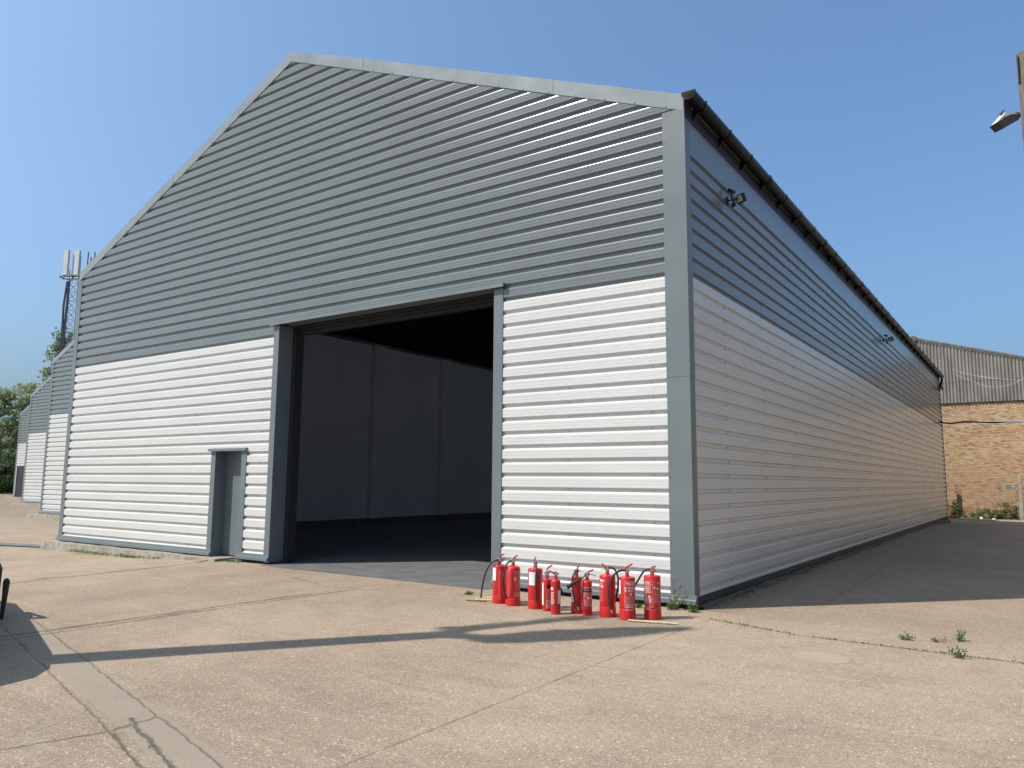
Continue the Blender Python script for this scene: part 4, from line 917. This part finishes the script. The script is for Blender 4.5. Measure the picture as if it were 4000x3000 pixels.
# cables to the brick building side
def hang(name, pts, r, m, lab, n=24, sag=0):
    P = [Vector(p) for p in pts]; Q = []
    for i in range(len(P)-1):
        p0, p1, p2, p3 = P[max(i-1, 0)], P[i], P[i+1], P[min(i+2, len(P)-1)]
        for k in range(8):
            f = k/8; Q.append(.5*((2*p1)+(p2-p0)*f+(2*p0-5*p1+4*p2-p3)*f*f+(3*p1-p0-3*p2+p3)*f**3))
    Q.append(P[-1]); mb = MB(); mb.tube(Q, r, 6); return tag(mb.build(name, m, smooth=True), lab, 'cable', 'overhead cables by the brick building')
hang('overhead_cable', [(-.02, 30.4, 4.36), (.4, 30.2, 4.27), (1.0, 30, 4.30), (1.6, 30, 4.27), (2.3, 30, 4.22), (3.2, 30, 4.27), (5.5, 29.5, 4.75)], .040, 'rubber', 'thick black bundled cable strung across the brick wall')
hang('overhead_cable', [(1.4, 29.95, 4.31), (2.0, 29.95, 4.28), (2.7, 29.95, 4.27), (3.3, 29.95, 4.32), (5.5, 29.45, 4.85)], .024, 'grey_cable', 'grey cable lying on top of the thick black bundle')
hang('overhead_cable', [(1.55, 29.9, 4.19), (2.2, 29.9, 4.17), (2.9, 29.9, 4.22), (3.4, 29.9, 4.27), (5.5, 29.4, 4.7)], .018, 'grey_cable', 'thin grey cable hanging under the thick black bundle')
hang('overhead_cable', [(-.02, 30.4, 4.15), (.35, 30.1, 4.12), (.9, 30, 3.88), (1.6, 30, 3.76), (2.3, 30, 3.80), (2.9, 30, 3.98), (3.6, 29.9, 4.25), (5.5, 29.5, 5.1)], .009, 'orange', 'thin reddish-brown wire sagging below the cable bundle')
hang('overhead_cable', [(.35, 34.0, 7.2), (1.2, 33, 6.75), (2.2, 32.5, 6.45), (3.0, 32, 6.30), (4.2, 31, 6.25)], .009, 'grey_cable', 'thin pale wire drooping over the corrugated gable, upper of the two')
hang('overhead_cable', [(.35, 34.0, 7.0), (1.2, 33, 6.45), (1.9, 32.5, 6.08), (2.6, 32, 6.05), (3.2, 32, 6.3), (4.5, 31.5, 7.1)], .009, 'grey_cable', 'thin pale wire with the lower dip over the corrugated gable')

# ------------------------------------------------------------------ telecom mast
DM = 68.0
ms = empty('telecom_mast', (-67.2, 23.6, -.5), 'lattice telecom mast with pale antenna panels behind the warehouses', 'mast')
base = Vector((-67.0, 23.3, -.5)); hr_ = rgt; toc = Vector((fwd.x, fwd.y, 0)).normalized()
ztop = 20.2; legs = [base-hr_*.42, base+hr_*.42, base+toc*.75]
mb = MB()
for L in legs: mb.tube([L, L+Vector((0, 0, ztop+.5))], .055, 6)
z = 0; k = 0
while z < ztop:
    for a, b_ in ((0, 1), (1, 2), (2, 0)):
        A, B = legs[a], legs[b_]; mb.tube([A+Vector((0, 0, z)), B+Vector((0, 0, z+.85))], .02, 4); mb.tube([B+Vector((0, 0, z)), A+Vector((0, 0, z+.85))], .02, 4); mb.tube([A+Vector((0, 0, z)), B+Vector((0, 0, z))], .022, 4)
    z += .85
mb.build('lattice_tower', 'galv', ms)
mb = MB()
for j in range(5):
    o = -hr_*(.30+.07*j)-toc*.10
    mb.tube([base+o+Vector((0, 0, 0)), base+o+Vector((0, 0, 9)), base+o*1.05+Vector((0, 0, 15)), base+o*(1.15 if j > 2 else .9)+Vector((0, 0, 17.4)), base+o*.9+Vector((0, 0, ztop-.6))], .06, 6)
mb.build('cable_run', 'mast_dark', ms)
mb = MB(); zp = 19.85
for a, b_ in ((-1.0, 1.5), ):
    mb.tube([base+hr_*a+Vector((0, 0, zp)), base+hr_*b_+Vector((0, 0, zp))], .05, 6); mb.tube([base+hr_*a-toc*.5+Vector((0, 0, zp+.1)), base+hr_*b_*.8-toc*.5+Vector((0, 0, zp+.1))], .05, 6)
mb.tube([base-hr_*.9-toc*.5+Vector((0, 0, zp)), base-hr_*.5+toc*.7+Vector((0, 0, zp))], .05, 6)
mb.box((-.25, -.1, 0), (.25, .1, .12), mx=Matrix.Translation(base+hr_*.55+Vector((0, 0, 14.2))))
for x in (-.1, 1.15, 1.75): mb.tube([base+hr_*x+Vector((0, 0, zp-.1)), base+hr_*x+Vector((0, 0, zp+2.5))], .05, 6)
mb.build('head_frame', 'mast_dark', ms)
for x, y, w_, rz, h in ((-.42, -.6, .60, -20, 2.35), (.52, -.65, .86, -24, 2.25), (1.32, .2, .22, 60, 1.9), (1.72, -.1, .22, 70, 1.75), (-.1, .8, .4, 150, 2.2)):
    c = base+hr_*x+toc*y+Vector((0, 0, zp+.15)); mx = Matrix.Translation(c) @ Matrix.Rotation(YAW+R(rz), 4, 'Z')
    mb = MB(); mb.box((-w_/2, -.09, 0), (w_/2, .09, h), mx=mx); mb.build('antenna_panel', 'antenna', ms, bevel=.03)

# ------------------------------------------------------------------ things at the left edge
# low trailer outside the frame, seen by its shadow
tl = empty('flatbed_trailer', (-6, -6.5, 0), 'low flatbed trailer outside the left edge, known from its shadow', 'trailer')
hD = .75; off = Vector((-.663, -.749, 0))*(hD/math.tan(EL)); off.z = hD
poly = [(-9.5, -4.2), (-7.09, -4.68), (-6.83, -4.64), (-5.93, -4.90), (-3.70, -5.64), (-3.14, -5.91), (-2.92, -6.12), (-2.85, -6.40), (-3.3, -6.9), (-5.5, -7.3), (-9.5, -7.2)]
mb = MB(); mb.prism([Vector((a, b_, 0))+off for a, b_ in poly], (0, 0, -.12)); mb.build('deck', 'galv', tl)
for x, y in ((-6.6, -6.3), (-7.6, -6.0)):
    mb = MB(); mb.tube([(x, y, .24), (x+.06, y+.17, .24)], .24, 20); mb.build('wheel', 'rubber', tl)
mb = MB(); mb.tube([(-6.30, -5.66, .6), (-6.30, -5.66, 1.14)], .010, 6); mb.build('marker_rod', 'black', tl)
# black chair cut by the left edge
ch = empty('plastic_chair', (-6.1, -5.6, 0), 'black chair cut off by the left edge, only its arm and leg in view', 'chair')
cray = Vector((-5.80-CX, -5.19-CY, 0)).normalized(); cleft = Vector((-cray.y, cray.x, 0)); CA = math.atan2(-cray.x, cray.y)
def P_(du, dn, z): return Vector((-5.82, -5.20, 0))+cleft*(du+dn*.12)+cray*dn+Vector((0, 0, z))
mb = MB(); mb.tube([P_(0, 0, 0), P_(-.012, 0, .2), P_(-.02, .01, .40), P_(-.015, .02, .425)], [.017, .026, .034, .02], 10); mb.build('leg', 'black', ch, smooth=True)
for du, dn in ((.5, .02), (.05, .5), (.5, .5)):
    mb = MB(); mb.tube([P_(du, dn, 0), P_(du, dn, .42)], [.018, .03], 10); mb.build('leg', 'black', ch, smooth=True)
mb = MB(); mb.tube([P_(.065, .0, .30), P_(.06, .0, .54), P_(.065, .04, .57), P_(.07, .40, .48)], [.03, .032, .028, .02], 10); mb.build('armrest', 'black', ch, smooth=True)
mb = MB(); mb.box((-.29, -.02, .38), (.25, .48, .43), mx=Matrix.Translation(P_(.30, .0, 0)) @ Matrix.Rotation(CA, 4, 'Z')); mb.build('seat', 'black', ch, bevel=.015)
mb = MB(); mb.box((-.22, .42, .42), (.24, .47, .56), mx=Matrix.Translation(P_(.46, .0, 0)) @ Matrix.Rotation(CA, 4, 'Z')); mb.build('backrest', 'black', ch, bevel=.02)
